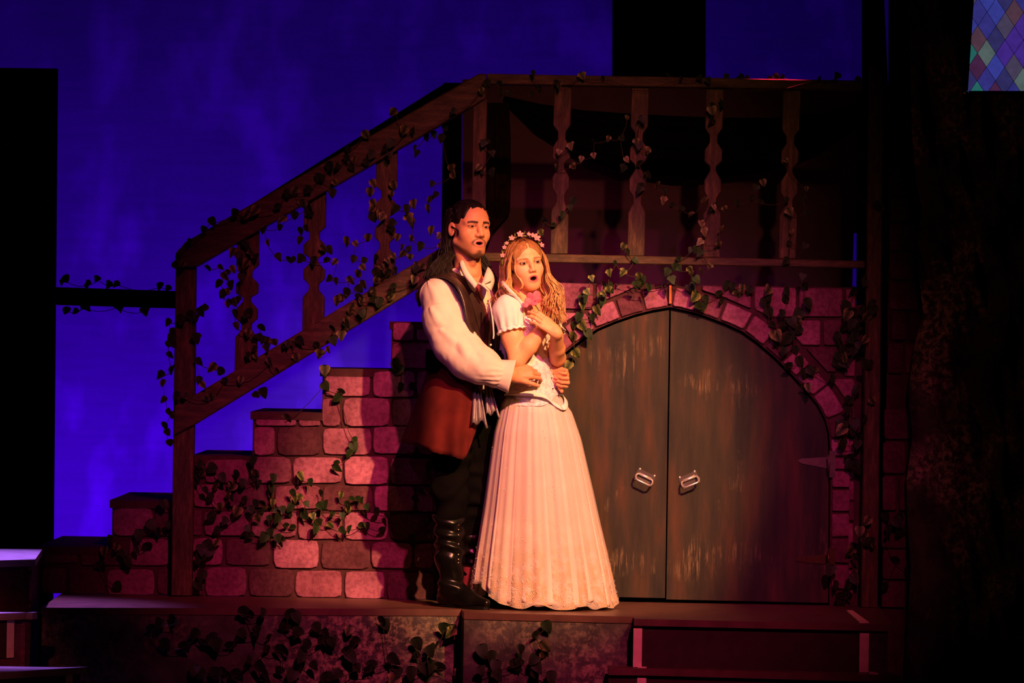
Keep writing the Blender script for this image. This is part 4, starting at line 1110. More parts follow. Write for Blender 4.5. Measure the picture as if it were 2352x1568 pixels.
def spl(ctrl, n):
    """Catmull-Rom through control points -> n samples"""
    P = [np.array(c, float) for c in ctrl]; P = [2*P[0]-P[1]] + P + [2*P[-1]-P[-2]]; m = len(P)-3; out = []
    for i in range(n):
        s = m*i/(n-1); j = min(int(s), m-1); t = s-j; a, b, c, d = P[j:j+4]
        out.append(0.5*((2*b) + (c-a)*t + (2*a-5*b+4*c-d)*t*t + (3*b-a-3*c+d)*t**3))
    return out

def m_skin(name, rough=0.5):
    t = NT(name); a = t.n('ShaderNodeVertexColor'); a.layer_name = 'col'
    v = t.coords(); f = t.noise(v, 120.0, 3); d = t.ramp(f, [(0.3, (0.92, 0.9, 0.9)), (0.7, (1.05, 1.05, 1.05))])
    t.color(t.mix(1.0, a.outputs[0], d, 'MULTIPLY')); t.bump(f, 0.06, 0.002)
    return t.set(rough, 0, 0.35)
M['skin'] = m_skin('skin')
M['eye'] = m_skin('eyeball', 0.12)
def m_cloth(name, c, rough=0.8, nz=0.08, weave=260.0, fold=14.0, spec=0.2, sheen=0.0, bump=0.12):
    t = NT(name); v = t.coords(); f = t.noise(v, weave, 3); g = t.noise(v, fold, 4)
    t.color(t.ramp(g, [(0.3, tuple(x*(1-nz) for x in c)), (0.7, tuple(min(1, x*(1+nz)) for x in c))])); t.bump(f, bump, 0.002)
    t.b.inputs['Sheen Weight'].default_value = sheen
    return t.set(rough, 0, spec)
M['shirt'] = m_cloth('cream_shirt_cotton', (0.74, 0.63, 0.52))
M['vest'] = m_cloth('dark_brown_leather', (0.034, 0.018, 0.015), 0.32, 0.35, 60.0, 20.0, 0.5, 0, 0.25)
M['trim'] = m_cloth('maroon_leather_trim', (0.085, 0.016, 0.020), 0.45, 0.25, 90.0, 25.0, 0.4)
M['suede'] = m_cloth('dark_red_suede', (0.085, 0.0095, 0.008), 0.9, 0.40, 140.0, 9.0, 0.15)
M['trouser'] = m_cloth('black_trouser_cloth', (0.003, 0.0025, 0.0025), 0.95, 0.3, spec=0.05)
M['boot'] = m_cloth('black_boot_leather', (0.004, 0.0035, 0.0035), 0.27, 0.3, 70.0, 18.0, 0.25, 0, 0.3)
M['sash'] = m_cloth('grey_satin_sash', (0.20, 0.17, 0.165), 0.35, 0.3, 200.0, 12.0, 0.5)
M['hair_dark'] = m_cloth('dark_brown_hair', (0.011, 0.007, 0.005), 0.55, 0.5, 180.0, 60.0, 0.25)
def m_blond():
    t = NT('strawberry_blond_hair'); c = t.n('ShaderNodeTexCoord'); sep = t.n('ShaderNodeSeparateXYZ'); t.l(c.outputs['Object'], sep.inputs[0])
    mr = t.n('ShaderNodeMapRange'); t.l(sep.outputs['Z'], mr.inputs[0]); mr.inputs[1].default_value = 2.15; mr.inputs[2].default_value = 1.98
    m = t.n('ShaderNodeMapping'); m.inputs['Scale'].default_value = (1, 1, 0.25); t.l(c.outputs['Object'], m.inputs['Vector'])
    f = t.noise(m.outputs[0], 90.0, 3)
    root = t.ramp(f, [(0.35, (0.20, 0.075, 0.025)), (0.65, (0.34, 0.14, 0.05))]); tip = t.ramp(f, [(0.35, (0.42, 0.21, 0.06)), (0.65, (0.72, 0.46, 0.18))])
    t.color(t.mix(mr.outputs[0], root, tip)); return t.set(0.5, 0, 0.3)
M['hair_blond'] = m_blond()

# ================================================================== the man
SKIN_M = (0.70, 0.31, 0.145)
foot_m = G(1045, 1394, DECK)
man = thing('person', (foot_m.x, foot_m.y, DECK), 'man in dark leather vest and cream shirt embracing the woman from behind', 'person')
HM = Frame(AW(1077, 521, -0.44), math.radians(30), math.radians(-1.5), 0.03, 1.0)
pm = dict(jaw=1.06, chin=-0.113, chw=0.027, mw=0.0200, mh=0.0075, mz=-0.074, lip=0.0038, lowlip=1.7, nose=1.0, bz=0.0140, bt=0.0052, ba=0.97, eye=0.0029, brow=0.0105)
CM = Frame(AW(1064, 735, -0.42), math.radians(50))             # chest frame, facing right of the viewer
sh_r, el_r, wr_r = AW(1006, 676, -0.57), AW(1034, 815, -0.64), AW(1174, 860, -0.70)
sh_l, el_l, wr_l = CM((0.175, -0.01, 0.115)), AW(1165, 820, -0.24), AW(1262, 852, -0.40)
hip_m = AW(1052, 930, -0.42)
lo, hi = HM.o - 0.20, HM.o + 0.20; lo[2] -= 0.10; hi[2] -= 0.04
S = Field(lo, hi, 0.0020)
sculpt_head(S, HM, pm)
nb = AW(1076, 645, -0.42)
S.cap(HM((0, -0.018, -0.055)), nb, 0.053, 0.060, 0.02)
S.cap(HM((-0.045, -0.03, -0.075)), HM((-0.012, 0.030, -0.200)), 0.014, 0.012, 0.02)
S.cap(HM((0.045, -0.03, -0.075)), HM((0.012, 0.030, -0.200)), 0.014, 0.012, 0.02)
S.ell(HM((0, 0.042, -0.150)), (0.012, 0.012, 0.016), HM.R, 0.02)
hv = S.skin(); hv = (relax(hv[0], hv[1], 1, 0.4), hv[1])
# right hand and forearm
S = Field(np.minimum(wr_r, AW(1245, 800, -0.70)) - 0.09, np.maximum(wr_r, AW(1245, 880, -0.60)) + 0.09, 0.0022)
S.cap(el_r*0.45 + wr_r*0.55, wr_r, 0.036, 0.029, 0.01)
hand_sdf(S, wr_r, (0.93, 0.18, 0.20), (0.02, -0.86, 0.50), 1, 0.90, spread=0.05, thumb=(0.50, 0.15),
         fingers=[(0.50, 0.75, 0.5), (0.65, 0.85, 0.5), (0.75, 0.9, 0.5), (0.8, 0.9, 0.5)], thumb_curl=0.25)
rh = S.skin()
# left hand, closed, coming round from behind her
hl = AW(1266, 848, -0.50)
S = Field(hl - 0.16, hl + 0.16, 0.0022)
S.cap(el_l*0.35 + hl*0.65, hl, 0.033, 0.027, 0.01)
hand_sdf(S, hl, (0.78, -0.35, -0.32), (0.40, 0.84, 0.30), -1, 0.86, spread=0.03, thumb=(0.45, 0.5),
         fingers=[(0.9, 1.3, 0.7), (0.95, 1.35, 0.7), (1.0, 1.35, 0.7), (1.05, 1.35, 0.7)], thumb_curl=0.45)
lh = S.skin()
# trunk, arms and legs (almost all under the clothes)
S = Field((hip_m[0]-0.34, -0.80, DECK+0.005), (hip_m[0]+0.45, -0.02, 2.03), 0.007)
S.ell(CM((0, 0, 0.03)), (0.165, 0.105, 0.17), CM.R, 0.05); S.ell(CM((0, 0.005, -0.20)), (0.135, 0.098, 0.16), CM.R, 0.06)
S.ell(hip_m, (0.155, 0.115, 0.12), CM.R, 0.06); S.cap(nb, CM((0, 0, 0.10)), 0.056, 0.08, 0.05)
S.chain([CM((-0.10, 0, 0.10)), sh_r + np.array([0.01, 0, -0.03]), el_r, wr_r], [0.045, 0.045, 0.040, 0.028], 0.03)
S.chain([CM((0.10, 0, 0.12)), sh_l, el_l, hl], [0.05, 0.055, 0.043, 0.028], 0.03)
kn_r, an_r = AW(1034, 1150, -0.50), AW(1034, 1345, -0.50)
kn_l, an_l = AW(1092, 1150, -0.34), AW(1082, 1345, -0.30)
S.chain([hip_m + np.array([-0.02, -0.06, 0]), kn_r, an_r], [0.085, 0.055, 0.038], 0.03)
S.chain([hip_m + np.array([0.06, 0.06, 0]), kn_l, an_l], [0.085, 0.055, 0.038], 0.03)
tv_ = S.skin()
V, Q = join_vq([hv, rh, lh, tv_])
C = face_colors(V, HM, SKIN_M, (0.50, 0.17, 0.13), (0.020, 0.012, 0.009), pm, (0.045, 0.025, 0.018), (0.10, 0.05, 0.035))
far = np.linalg.norm(V-HM.o, axis=1) > 0.22
C[far] = SKIN_M
nzv = vnoise(V, 30.0, 3)[:, None]; C = C*(1 + 0.04*nzv)
body_m = np_mesh('body', V, Q, M['skin'], man, C)
for s in (-1, 1): make_eye(HM, s, (0.022, 0.011, 0.006), man)
# ------------------------------------------------------------------ hair
S = Field(HM.o - 0.16, HM.o + 0.17, 0.0028)
S.ell(HM((0, -0.012, 0.028)), (0.080, 0.097, 0.084), HM.R, 0.01)
S.ell(HM((0, -0.060, -0.045)), (0.068, 0.052, 0.080), HM.R, 0.03)
S.ell(HM((0, 0.034, 0.036)), (0.067, 0.056, 0.058), HM.R, 0.02)
S.ell(HM((0, 0.092, -0.014)), (0.068, 0.092, 0.090), HM.R, 0.010, True)
for s in (-1, 1): S.ell(HM((s*0.083, 0.012, -0.040)), (0.028, 0.040, 0.052), HM.R, 0.01, True)
V, Q = S.skin(); L = HM.local(V)
V = V + vnormals(V, Q)*(0.0016*np.sin(L[:, 0]*260 + 6*vnoise(V, 14, 4)))[:, None]
np_mesh('hair', V, Q, M['hair_dark'], man)
g = []; r2 = random.Random(11)
for i in range(900):                       # locks swept back and falling onto both shoulders
    s = -1 if r2.random() < 0.66 else 1
    x0 = s*r2.uniform(0.03, 0.084); z0 = r2.uniform(-0.03, 0.05); fl = r2.uniform(0.2, 1.0)
    yb = r2.uniform(-0.082, -0.035)
    pts = [(x0*0.98, yb*0.9+0.02, z0+0.03), (x0*1.02, yb, z0-0.02), (x0*1.05, yb, -0.075)]
    ex = s*(0.085 + (0.105 if s < 0 else 0.055)*fl); ph = r2.uniform(0, 6.28); ey = r2.uniform(-0.06, 0.02)
    for j in range(1, 6):
        t = j/5; wv = 0.012*math.sin(ph*0.4 + 7.5*t + 2*x0/0.08)
        pts.append((x0*1.05 + (ex-x0*1.05)*t**1.3 + wv, yb + (ey-yb)*t + 0.008*math.cos(ph+4*t), -0.075 - (0.14 + 0.02*r2.random())*t))
    g.append(pts)
strands(HM, g, M['hair_dark'], 'hair_locks', man, 0.0024, 4)
g = []
for i in range(300):                        # combed-back top
    a = r2.uniform(-1.25, 1.25); px = 0.078*math.sin(a)
    p0 = np.array([px*0.92, 0.068*math.cos(a)+0.004, 0.080 - 0.058*abs(math.sin(a))**1.6])
    pts = [tuple(p0)]
    for t in (0.2, 0.42, 0.65, 0.85, 1.0):
        th = t*2.1
        d_ = np.array([px*(1-0.25*t)*1.08, 0.075*math.cos(th)*(1-abs(px)*4) - 0.05*t - 0.02, 0.0]); 
        z_ = 0.028 + math.sqrt(max(0.0, 1 - (d_[0]/0.088)**2 - ((d_[1]+0.016)/0.107)**2))*0.089 if t < 0.8 else 0.02 - 0.06*(t-0.8)*5
        pts.append((d_[0], d_[1] if t < 0.8 else -0.100, z_))
    g.append(pts)
strands(HM, g, M['hair_dark'], 'combed_hair', man, 0.0024, 4)
# ------------------------------------------------------------------ shirt
S = Field((AW(955, 700, -0.4)[0]-0.02, -0.86, AW(1000, 960, -0.4)[2]), (AW(1200, 700, -0.4)[0], -0.10, AW(1000, 600, -0.4)[2]), 0.0042)
S.ell(CM((0, 0, 0.03)), (0.180, 0.120, 0.18), CM.R, 0.05); S.ell(CM((0, 0.005, -0.20)), (0.150, 0.113, 0.17), CM.R, 0.06)
S.cap(CM((0.03, -0.01, 0.12)), CM((0, -0.012, 0.165)), 0.075, 0.062, 0.03)
S.cap(HM((0, 0.03, -0.10)), CM((0.0, 0.135, 0.085)), 0.062, 0.024, 0.012, True)
slv = [(1009, 680, -0.57, .079), (1023, 738, -0.60, .088), (1043, 790, -0.64, .085), (1077, 824, -0.68, .082), (1112, 842, -0.71, .071), (1138, 857, -0.72, .055)]
S.chain([AW(*a[:3]) for a in slv], [a[3] for a in slv], 0.03)
S.chain([sh_l, el_l, el_l*0.4+hl*0.6], [0.070, 0.080, 0.060], 0.03)
V, Q = S.skin(); V = relax(V, Q, 1, 0.5)
N = vnormals(V, Q)
# folds that run along and round the sleeve
ax_ = np.array([a[:3] for a in slv], float); P3 = np.array([AW(*a[:3]) for a in slv])
D = np.linalg.norm(V[:, None, :] - P3[None], axis=2); near = np.clip(1 - (D.min(1)-0.06)/0.08, 0, 1)
u = (V[:, 0]*3.0 - V[:, 2]*1.2)
jn = D.argmin(1); rel = V - P3[jn]; ang = np.arctan2(rel[:, 0]*0.8 + rel[:, 2]*0.6, -rel[:, 1])
f = 0.0110*np.maximum(0, np.sin(ang*4.0 + 5*vnoise(V, 5, 1) + V[:, 2]*9))**3 * np.clip(vnoise(V, 6, 2)+0.6, 0, 1) + 0.0050*vnoise(V*np.array([1.5, 1, .5]), 16, 5)
elb = np.exp(-(np.linalg.norm(V - AW(1062, 800, -0.70), axis=1)/0.085)**2)
f += 0.018*elb*np.abs(np.sin((V[:, 0]*0.75 + V[:, 2]*0.66)*48 + 2.5*vnoise(V, 8, 6)))**1.5
gath = np.exp(-(np.linalg.norm(V - P3[-1], axis=1)/0.055)**2)
f += 0.004*gath*np.sin(np.arctan2(V[:, 2]-P3[-1][2], V[:, 1]-P3[-1][1])*16)
V = V + N*(f*near + 0.003*vnoise(V, 40, 7)*(1-near))[:, None]
np_mesh('shirt', V, Q, M['shirt'], man)
# flared cuff with a gathered seam
c0, c1 = AW(1136, 856, -0.715), AW(1176, 866, -0.715); ax = c1-c0; axn = ax/np.linalg.norm(ax)
e1 = np.cross(axn, (0, 1, 0)); e1 /= np.linalg.norm(e1); e2 = np.cross(axn, e1)
grid = []
for i in range(9):
    t = i/8; row = []
    for j in range(49):
        a = 2*math.pi*j/48
        r = (0.050 + 0.016*t)*(1 + 0.06*(1-t)**2*math.sin(a*15)) + 0.003*t*math.sin(3*a+1)
        k_ = 1 + 0.30*t*max(0, -math.sin(a))
        row.append(c0 + ax*t*(1.0 + 0.0*a) + e1*math.cos(a)*r*1.05 + e2*math.sin(a)*r*0.85)
    grid.append(row)
sheet('cuff', grid, M['shirt'], man, 0.004)
# collar points
for A_, B_ in (([(1064,596,-.50), (1076,622,-.56), (1098,652,-.605)], [(1054,606,-.525), (1066,634,-.585), (1090,664,-.615)]),
               ([(1120,612,-.49), (1113,632,-.56), (1106,652,-.605)], [(1134,632,-.51), (1135,648,-.56), (1128,668,-.60)])):
    A_ = spl([AW(*p) for p in A_], 10); B_ = spl([AW(*p) for p in B_], 10)
    sheet('collar', [[a + (b-a)*t + np.array([0, -0.012*math.sin(t*3.14), 0.004*math.sin(t*3.14)]) for a, b in zip(A_, B_)] for t in (0, .25, .5, .75, 1)], M['shirt'], man, 0.004)
# neck lacing: two cords with a knot
mb = MB()
mb.add(tube_data(spl([AW(1102,655,-.605), AW(1118,648,-.615), AW(1131,640,-.60)], 8), 0.0045, 6)); mb.add(tube_data(spl([AW(1098,650,-.605), AW(1110,656,-.62), AW(1122,668,-.62)], 8), 0.0045, 6))
mb.add(sphere_data(AW(1109,654,-.618), 0.009, 8, 6)); mb.build('collar_tie', M['shirt'], man, True)['kind'] = 'stuff'
mesh('lace_cord', *tube_data(spl([AW(1124,690,-.62), AW(1131,730,-.64), AW(1134,765,-.65), AW(1133,778,-.65)], 10), 0.0035, 6), M['shirt'], man, True)
# ------------------------------------------------------------------ vest
def vest():
    S = Field((AW(950, 700, -0.4)[0], -0.80, AW(1000, 840, -0.4)[2]), (AW(1200, 700, -0.4)[0], -0.12, AW(1000, 590, -0.4)[2]), 0.0042)
    S.ell(CM((0, 0, 0.03)), (0.196, 0.136, 0.19), CM.R, 0.05); S.ell(CM((0, 0.005, -0.20)), (0.166, 0.129, 0.17), CM.R, 0.06)
    S.cap(CM((-0.04, -0.01, 0.13)), CM((-0.165, 0.0, 0.130)), 0.060, 0.052, 0.03)
    S.cap(CM((0.04, -0.01, 0.13)), CM((0.165, 0.0, 0.130)), 0.060, 0.052, 0.03)
    S.cap(CM((-0.02, -0.05, 0.15)), CM((0.0, -0.055, 0.205)), 0.050, 0.045, 0.03)
    # neck and the V of the open front
    S.cap(CM((0, 0.02, 0.12)), CM((0.0, 0.05, 0.40)), 0.068, 0.080, 0.01, True)
    o, R = CM.o, CM.R
    def loc(X, Y, Z):
        X, Y, Z = X-o[0], Y-o[1], Z-o[2]
        return (X*R[0, 0]+Y*R[1, 0]+Z*R[2, 0], X*R[0, 1]+Y*R[1, 1]+Z*R[2, 1], X*R[0, 2]+Y*R[1, 2]+Z*R[2, 2])
    def wedge(X, Y, Z):
        l, f, u = loc(X, Y, Z)
        return np.minimum(np.minimum(l - 0.022 + 0.072*np.clip((u+0.02)/0.18, 0, 1.3), 0.085-l), f-0.02)
    S.half(wedge)
    S.half(lambda X, Y, Z: (AW(1060, 812, -0.42)[2] - Z))
    # arm hole
    S.chain
    S.cap(AW(1016, 690, -0.56), AW(1030, 790, -0.66), 0.070, 0.085, 0.006, True)
    S.cap(AW(1008, 668, -0.57), AW(980, 665, -0.68), 0.058, 0.075, 0.006, True)
    V, Q = S.skin(); V = relax(V, Q, 1, 0.5); N = vnormals(V, Q)
    V = V + N*(0.0035*np.sin((V[:, 0]-V[:, 1]*0.4)*95 + V[:, 2]*18 + 4*vnoise(V, 10, 8)) + 0.003*vnoise(V, 26, 9))[:, None]
    L = CM.local(V)
    w = 0.022 - 0.072*np.clip((L[:, 2]+0.02)/0.18, 0, 1.3)
    edge = (L[:, 0] < w + 0.004) & (L[:, 0] > w - 0.022) & (L[:, 1] > 0.03)
    o_ = np_mesh('vest', V, Q, M['vest'], man)
    o_.data.materials.append(M['trim'])
    mi = edge[Q].all(1).astype(np.int32); o_.data.polygons.foreach_set('material_index', mi)
vest()
# stiff shoulder wing standing out round the arm hole
rim = spl([AW(964,704,-.50), AW(957,676,-.50), AW(974,650,-.54), AW(1008,634,-.60), AW(1044,650,-.66), AW(1064,690,-.68), AW(1074,740,-.69), AW(1094,785,-.68)], 30)
inn_ = spl([AW(985,700,-.44), AW(985,672,-.42), AW(1000,655,-.44), AW(1030,640,-.50), AW(1062,655,-.56), AW(1082,695,-.585), AW(1094,740,-.60), AW(1106,785,-.60)], 30)
sheet('shoulder_wing', [[a + (b-a)*t + np.array([0, 0, 0.012*math.sin(t*3.1)]) for a, b in zip(rim, inn_)] for t in (0, .12, .3, .55, .8, 1)], M['vest'], man, 0.007)
mesh('wing_edge', *tube_data(rim, 0.0055, 8), M['vest'], man, True)
# waist belt and dark red coat tail
belt = []
for z in (-0.135, -0.165, -0.195, -0.225):
    row = []
    for j in range(41):
        a = 2*math.pi*j/40; row.append(CM((math.sin(a)*0.178, 0.005+math.cos(a)*0.140, z + 0.01*math.sin(2*a))))
    belt.append(row)
sheet('belt', belt, M['trouser'], man, 0.008)
for q, (bx, by) in enumerate([(1127,792), (1131,805), (1124,812)]):
    mesh('belt_stud', *sphere_data(AW(bx, by, -0.60), (0.006, 0.004, 0.006), 8, 5), M['chrome'], man, True)
cols = [[(1010,782,-.24), (985,850,-.20), (955,930,-.18), (921,1014,-.20)],
        [(1000,782,-.40), (985,850,-.46), (965,940,-.50), (952,1024,-.52)],
        [(1025,795,-.55), (1016,870,-.60), (1006,950,-.63), (1002,1040,-.66)],
        [(1062,810,-.60), (1058,880,-.64), (1046,960,-.66), (1040,1048,-.68)],
        [(1095,830,-.60), (1090,900,-.62), (1076,970,-.64), (1068,1051,-.66)],
        [(1112,845,-.57), (1105,910,-.58), (1096,950,-.59), (1092,990,-.60)]]
cs_ = [spl([AW(*p) for p in c], 24) for c in cols]
grid = []
for i in range(24):
    row = spl([c[i] for c in cs_], 40); t = i/23
    grid.append([p + np.array([0, -0.014*t*math.sin(j*0.55+0.5), 0.002*t**6*math.sin(j*2.1)]) for j, p in enumerate(row)])
sheet('coat_tail', grid, M['suede'], man, 0.006)
# grey satin sash ends
for base, tip, w in [((1094,878,-.62), (1101,968,-.66), 0.040), ((1118,876,-.60), (1132,946,-.64), 0.036)]:
    A_, B_ = AW(*base), AW(*tip); grid = []
    for i in range(10):
        t = i/9; c = A_ + (B_-A_)*t; row = []
        for j in range(12):
            s = j/11-0.5; row.append(c + np.array([s*w*(0.5+1.3*t), 0.012*math.sin(j*1.5+t*2), -0.02*t*abs(s)*2 + 0.012*t*math.sin(j*1.1)]))
        grid.append(row)
    sheet('sash_end', grid, M['sash'], man, 0.003)
# ------------------------------------------------------------------ trousers and boots
S = Field((hip_m[0]-0.26, -0.72, DECK+0.18), (hip_m[0]+0.30, -0.08, AW(1050, 880, -.4)[2]), 0.006)
S.ell(hip_m, (0.165, 0.13, 0.13), CM.R, 0.06)
S.chain([hip_m + np.array([-0.02, -0.06, 0]), AW(1036, 1040, -0.50), AW(1034, 1130, -0.52), AW(1032, 1215, -0.51)], [0.098, 0.080, 0.072, 0.058], 0.03)
S.chain([hip_m + np.array([0.07, 0.06, 0]), AW(1084, 1040, -0.36), AW(1084, 1130, -0.36), AW(1080, 1215, -0.33)], [0.105, 0.088, 0.080, 0.062], 0.02)
V, Q = S.skin(); V = V + vnormals(V, Q)*(0.006*np.sin(V[:, 2]*70 + 6*vnoise(V, 8, 2)))[:, None]
np_mesh('trousers', V, Q, M['trouser'], man)
def boot(kneept, ank, heel, toe, label=None):
    k_, a_, h_, t_ = [np.array(v, float) for v in (kneept, ank, heel, toe)]
    S = Field(np.minimum(np.minimum(k_, h_), t_) - 0.12, np.maximum(np.maximum(k_, h_), t_) + 0.12, 0.0036)
    S.F[:] = 1.0
    m_ = k_*0.45 + a_*0.55
    S.chain([k_, m_, a_], [0.066, 0.060, 0.046], 0.02)
    up = np.array([0, 0, 1.0])
    S.chain([a_, h_ + up*0.045], [0.044, 0.038], 0.03)
    fm = h_*0.40 + t_*0.60
    S.chain([a_ - up*0.02, fm + up*0.036, t_ + up*0.026], [0.042, 0.036, 0.020], 0.035)
    S.cap(h_ + up*0.030, fm + up*0.026, 0.032, 0.038, 0.02)
    S.half(lambda X, Y, Z: np.maximum((DECK + 0.014) - Z, Z - k_[2] - 0.012) + 0*X + 0*Y)
    V, Q = S.skin(); N = vnormals(V, Q)
    shaft = np.clip((V[:, 2] - (DECK+0.06))/0.05, 0, 1)
    V = V + N*(shaft*(0.0055*np.sin(V[:, 2]*105 + V[:, 0]*22 + 5*vnoise(V, 9, 4)) + 0.004*vnoise(V, 25, 5)))[:, None]
    b = np_mesh('boot', V, Q, M['boot'], man)
    d = t_-h_; d[2] = 0; L = np.linalg.norm(d); d /= L; sd = np.array([-d[1], d[0], 0]); out = []
    for t, w in [(-0.03, 0.018), (0.0, 0.030), (0.2, 0.033), (0.45, 0.032), (0.7, 0.043), (0.9, 0.034), (1.02, 0.018), (1.07, 0.004)]: out.append((t, w))
    ring = [h_ + d*L*t + sd*w for t, w in out] + [h_ + d*L*t - sd*w for t, w in out[::-1]]
    slab('sole', [Vector((p[0], p[1], 0)) for p in ring], DECK+0.0005, DECK+0.015, M['boot'], b)
    return b
toe = np.array(G(1116, 1400, DECK)); heel = np.array(G(1024, 1393, DECK))
bt = boot(AW(1031, 1190, -0.51), AW(1036, 1342, -0.515), heel, toe)
for y in (1205, 1216, 1228, 1249, 1261, 1273, 1284, 1292, 1312, 1328, 1345, 1352):
    mesh('eyelet', *sphere_data(AW(1053 + (8 if y > 1340 else 0), y, -0.565 if y < 1300 else -0.55), 0.0028, 6, 4), M['chrome'], bt, True)
toe2 = np.array([AW(1140, 1385, -0.30)[0], -0.36, DECK]); heel2 = np.array([AW(1084, 1380, -0.24)[0], -0.18, DECK])
boot(AW(1082, 1190, -0.33), AW(1088, 1342, -0.28), heel2, toe2)
# cheek microphone
mic = MB(); mic.add(sphere_data(HM((-0.066, 0.034, -0.030)), (0.010, 0.010, 0.015), 8, 6)); mic.add(tube_data([HM((-0.082, -0.004, -0.002)), HM((-0.074, 0.020, -0.014)), HM((-0.062, 0.040, -0.026))], 0.0028, 5))
tag(mic.build('microphone', M['black'], None, True), 'tiny black cheek microphone beside the ear of the man', 'microphone')

# ================================================================== the woman
SKIN_W = (0.86, 0.43, 0.21)
woman = thing('person', tuple(AW(1245, 1385, -0.43)*np.array([1, 1, 0]) + np.array([0, 0, DECK])), 'woman in white corset gown with flower crown singing in the arms of the man', 'person')
HW = Frame(AW(1204, 604, -0.53), math.radians(20), math.radians(8), 0.05, 0.93)
pw = dict(jaw=0.96, chin=-0.110, mw=0.0180, mh=0.0105, mz=-0.076, lip=0.0050, lowlip=1.6, nose=0.80, nw=0.0088, bz=0.0145, bt=0.0032, ba=0.75, eye=0.0052, brow=0.0065, lolin=0.8)
CW = Frame(AW(1206, 765, -0.52), math.radians(55), math.radians(-4))
shr, elr, wrr = AW(1166, 712, -0.62), AW(1188, 826, -0.66), AW(1257, 743, -0.672)
shl, ell_, wrl = AW(1256, 712, -0.42), AW(1281, 822, -0.54), AW(1277, 764, -0.722)
lo, hi = HW.o - 0.21, HW.o + 0.21; lo[2] -= 0.13; hi[2] -= 0.05
S = Field(lo, hi, 0.0020)
sculpt_head(S, HW, pw)
nbw = AW(1196, 712, -0.53)
S.cap(HW((0, -0.018, -0.055)), nbw, 0.043, 0.047, 0.02)
S.chain([shr + np.array([0, 0, .010]), nbw + np.array([-0.01, -0.02, -0.012]), shl + np.array([0, 0, .010])], [0.040, 0.044, 0.040], 0.05)
S.ell(CW((0, 0.005, 0.03)), (0.115, 0.080, 0.075), CW.R, 0.05)
hv = S.skin(); hv = (relax(hv[0], hv[1], 1, 0.4), hv[1])
# right arm: bent up across the chest
a_lo = np.minimum.reduce([shr, elr, wrr]) - 0.13; a_hi = np.maximum.reduce([shr, elr, wrr]) + 0.13
S = Field(a_lo, a_hi, 0.0024)
S.chain([shr, shr*0.45+elr*0.55, elr], [0.043, 0.043, 0.035], 0.02)
S.chain([elr, elr*0.62+wrr*0.38, wrr], [0.035, 0.037, 0.0235], 0.012)
hand_sdf(S, wrr, (0.15, 0.85, 0.25), (0.40, -0.30, 0.70), -1, 0.70, curl=(0.55, 0.8, 0.6), spread=0.03, thumb=(0.35, 0.3), back=0.015)
ra = S.skin(); ra = (relax(ra[0], ra[1], 1, 0.4), ra[1])
# left arm: elbow low at the right, hand laid over the breastbone
a_lo = np.minimum.reduce([shl, ell_, wrl, AW(1210, 705, -.72)]) - 0.10; a_hi = np.maximum.reduce([shl, ell_, wrl]) + 0.10
S = Field(a_lo, a_hi, 0.0024)
S.chain([shl, shl*0.45+ell_*0.55, ell_], [0.040, 0.040, 0.033], 0.02)
S.chain([ell_, ell_*0.62+wrl*0.38, wrl], [0.033, 0.033, 0.0225], 0.012)
hand_sdf(S, wrl, (-0.70, -0.12, 0.60), (0.24, -0.86, 0.36), 1, 0.78, back=0.008, spread=0.01, thumb=(0.35, 0.55),
         fingers=[(0.25, 0.40, 0.3), (0.25, 0.42, 0.3), (0.28, 0.45, 0.35), (0.32, 0.45, 0.35)])
la = S.skin(); la = (relax(la[0], la[1], 1, 0.4), la[1])
# trunk and legs inside the gown
S = Field((AW(1100, 800, -.5)[0], -0.70, DECK+0.01), (AW(1380, 800, -.5)[0], -0.20, AW(1200, 690, -.5)[2]), 0.007)
S.ell(CW((0, 0, 0.0)), (0.115, 0.082, 0.12), CW.R, 0.05); S.ell(AW(1222, 860, -.50), (0.100, 0.080, 0.11), CW.R, 0.05)
S.ell(AW(1232, 945, -.46), (0.105, 0.09, 0.10), CW.R, 0.04)
S.chain([shr, elr], [0.04, 0.033], 0.03); S.chain([shl, ell_], [0.04, 0.033], 0.03)
for dx in (-0.05, 0.04): S.chain([AW(1236, 950, -.45) + np.array([dx, 0, 0]), AW(1242, 1180, -.45) + np.array([dx, 0, 0]), AW(1246, 1360, -.44) + np.array([dx, 0, 0]), AW(1250, 1375, -.50) + np.array([dx, 0, 0])], [0.065, 0.05, 0.035, 0.028], 0.03)
bo = S.skin()
V, Q = join_vq([hv, ra, la, bo])
C = face_colors(V, HW, SKIN_W, (0.62, 0.13, 0.12), (0.16, 0.075, 0.035), pw, None, (0.045, 0.022, 0.018), (0.80, 0.34, 0.26))
C[np.linalg.norm(V-HW.o, axis=1) > 0.20] = SKIN_W
C = C*(1 + 0.03*vnoise(V, 30.0, 3)[:, None])
np_mesh('body', V, Q, M['skin'], woman, C)
for s in (-1, 1): make_eye(HW, s, (0.022, 0.016, 0.012), woman)
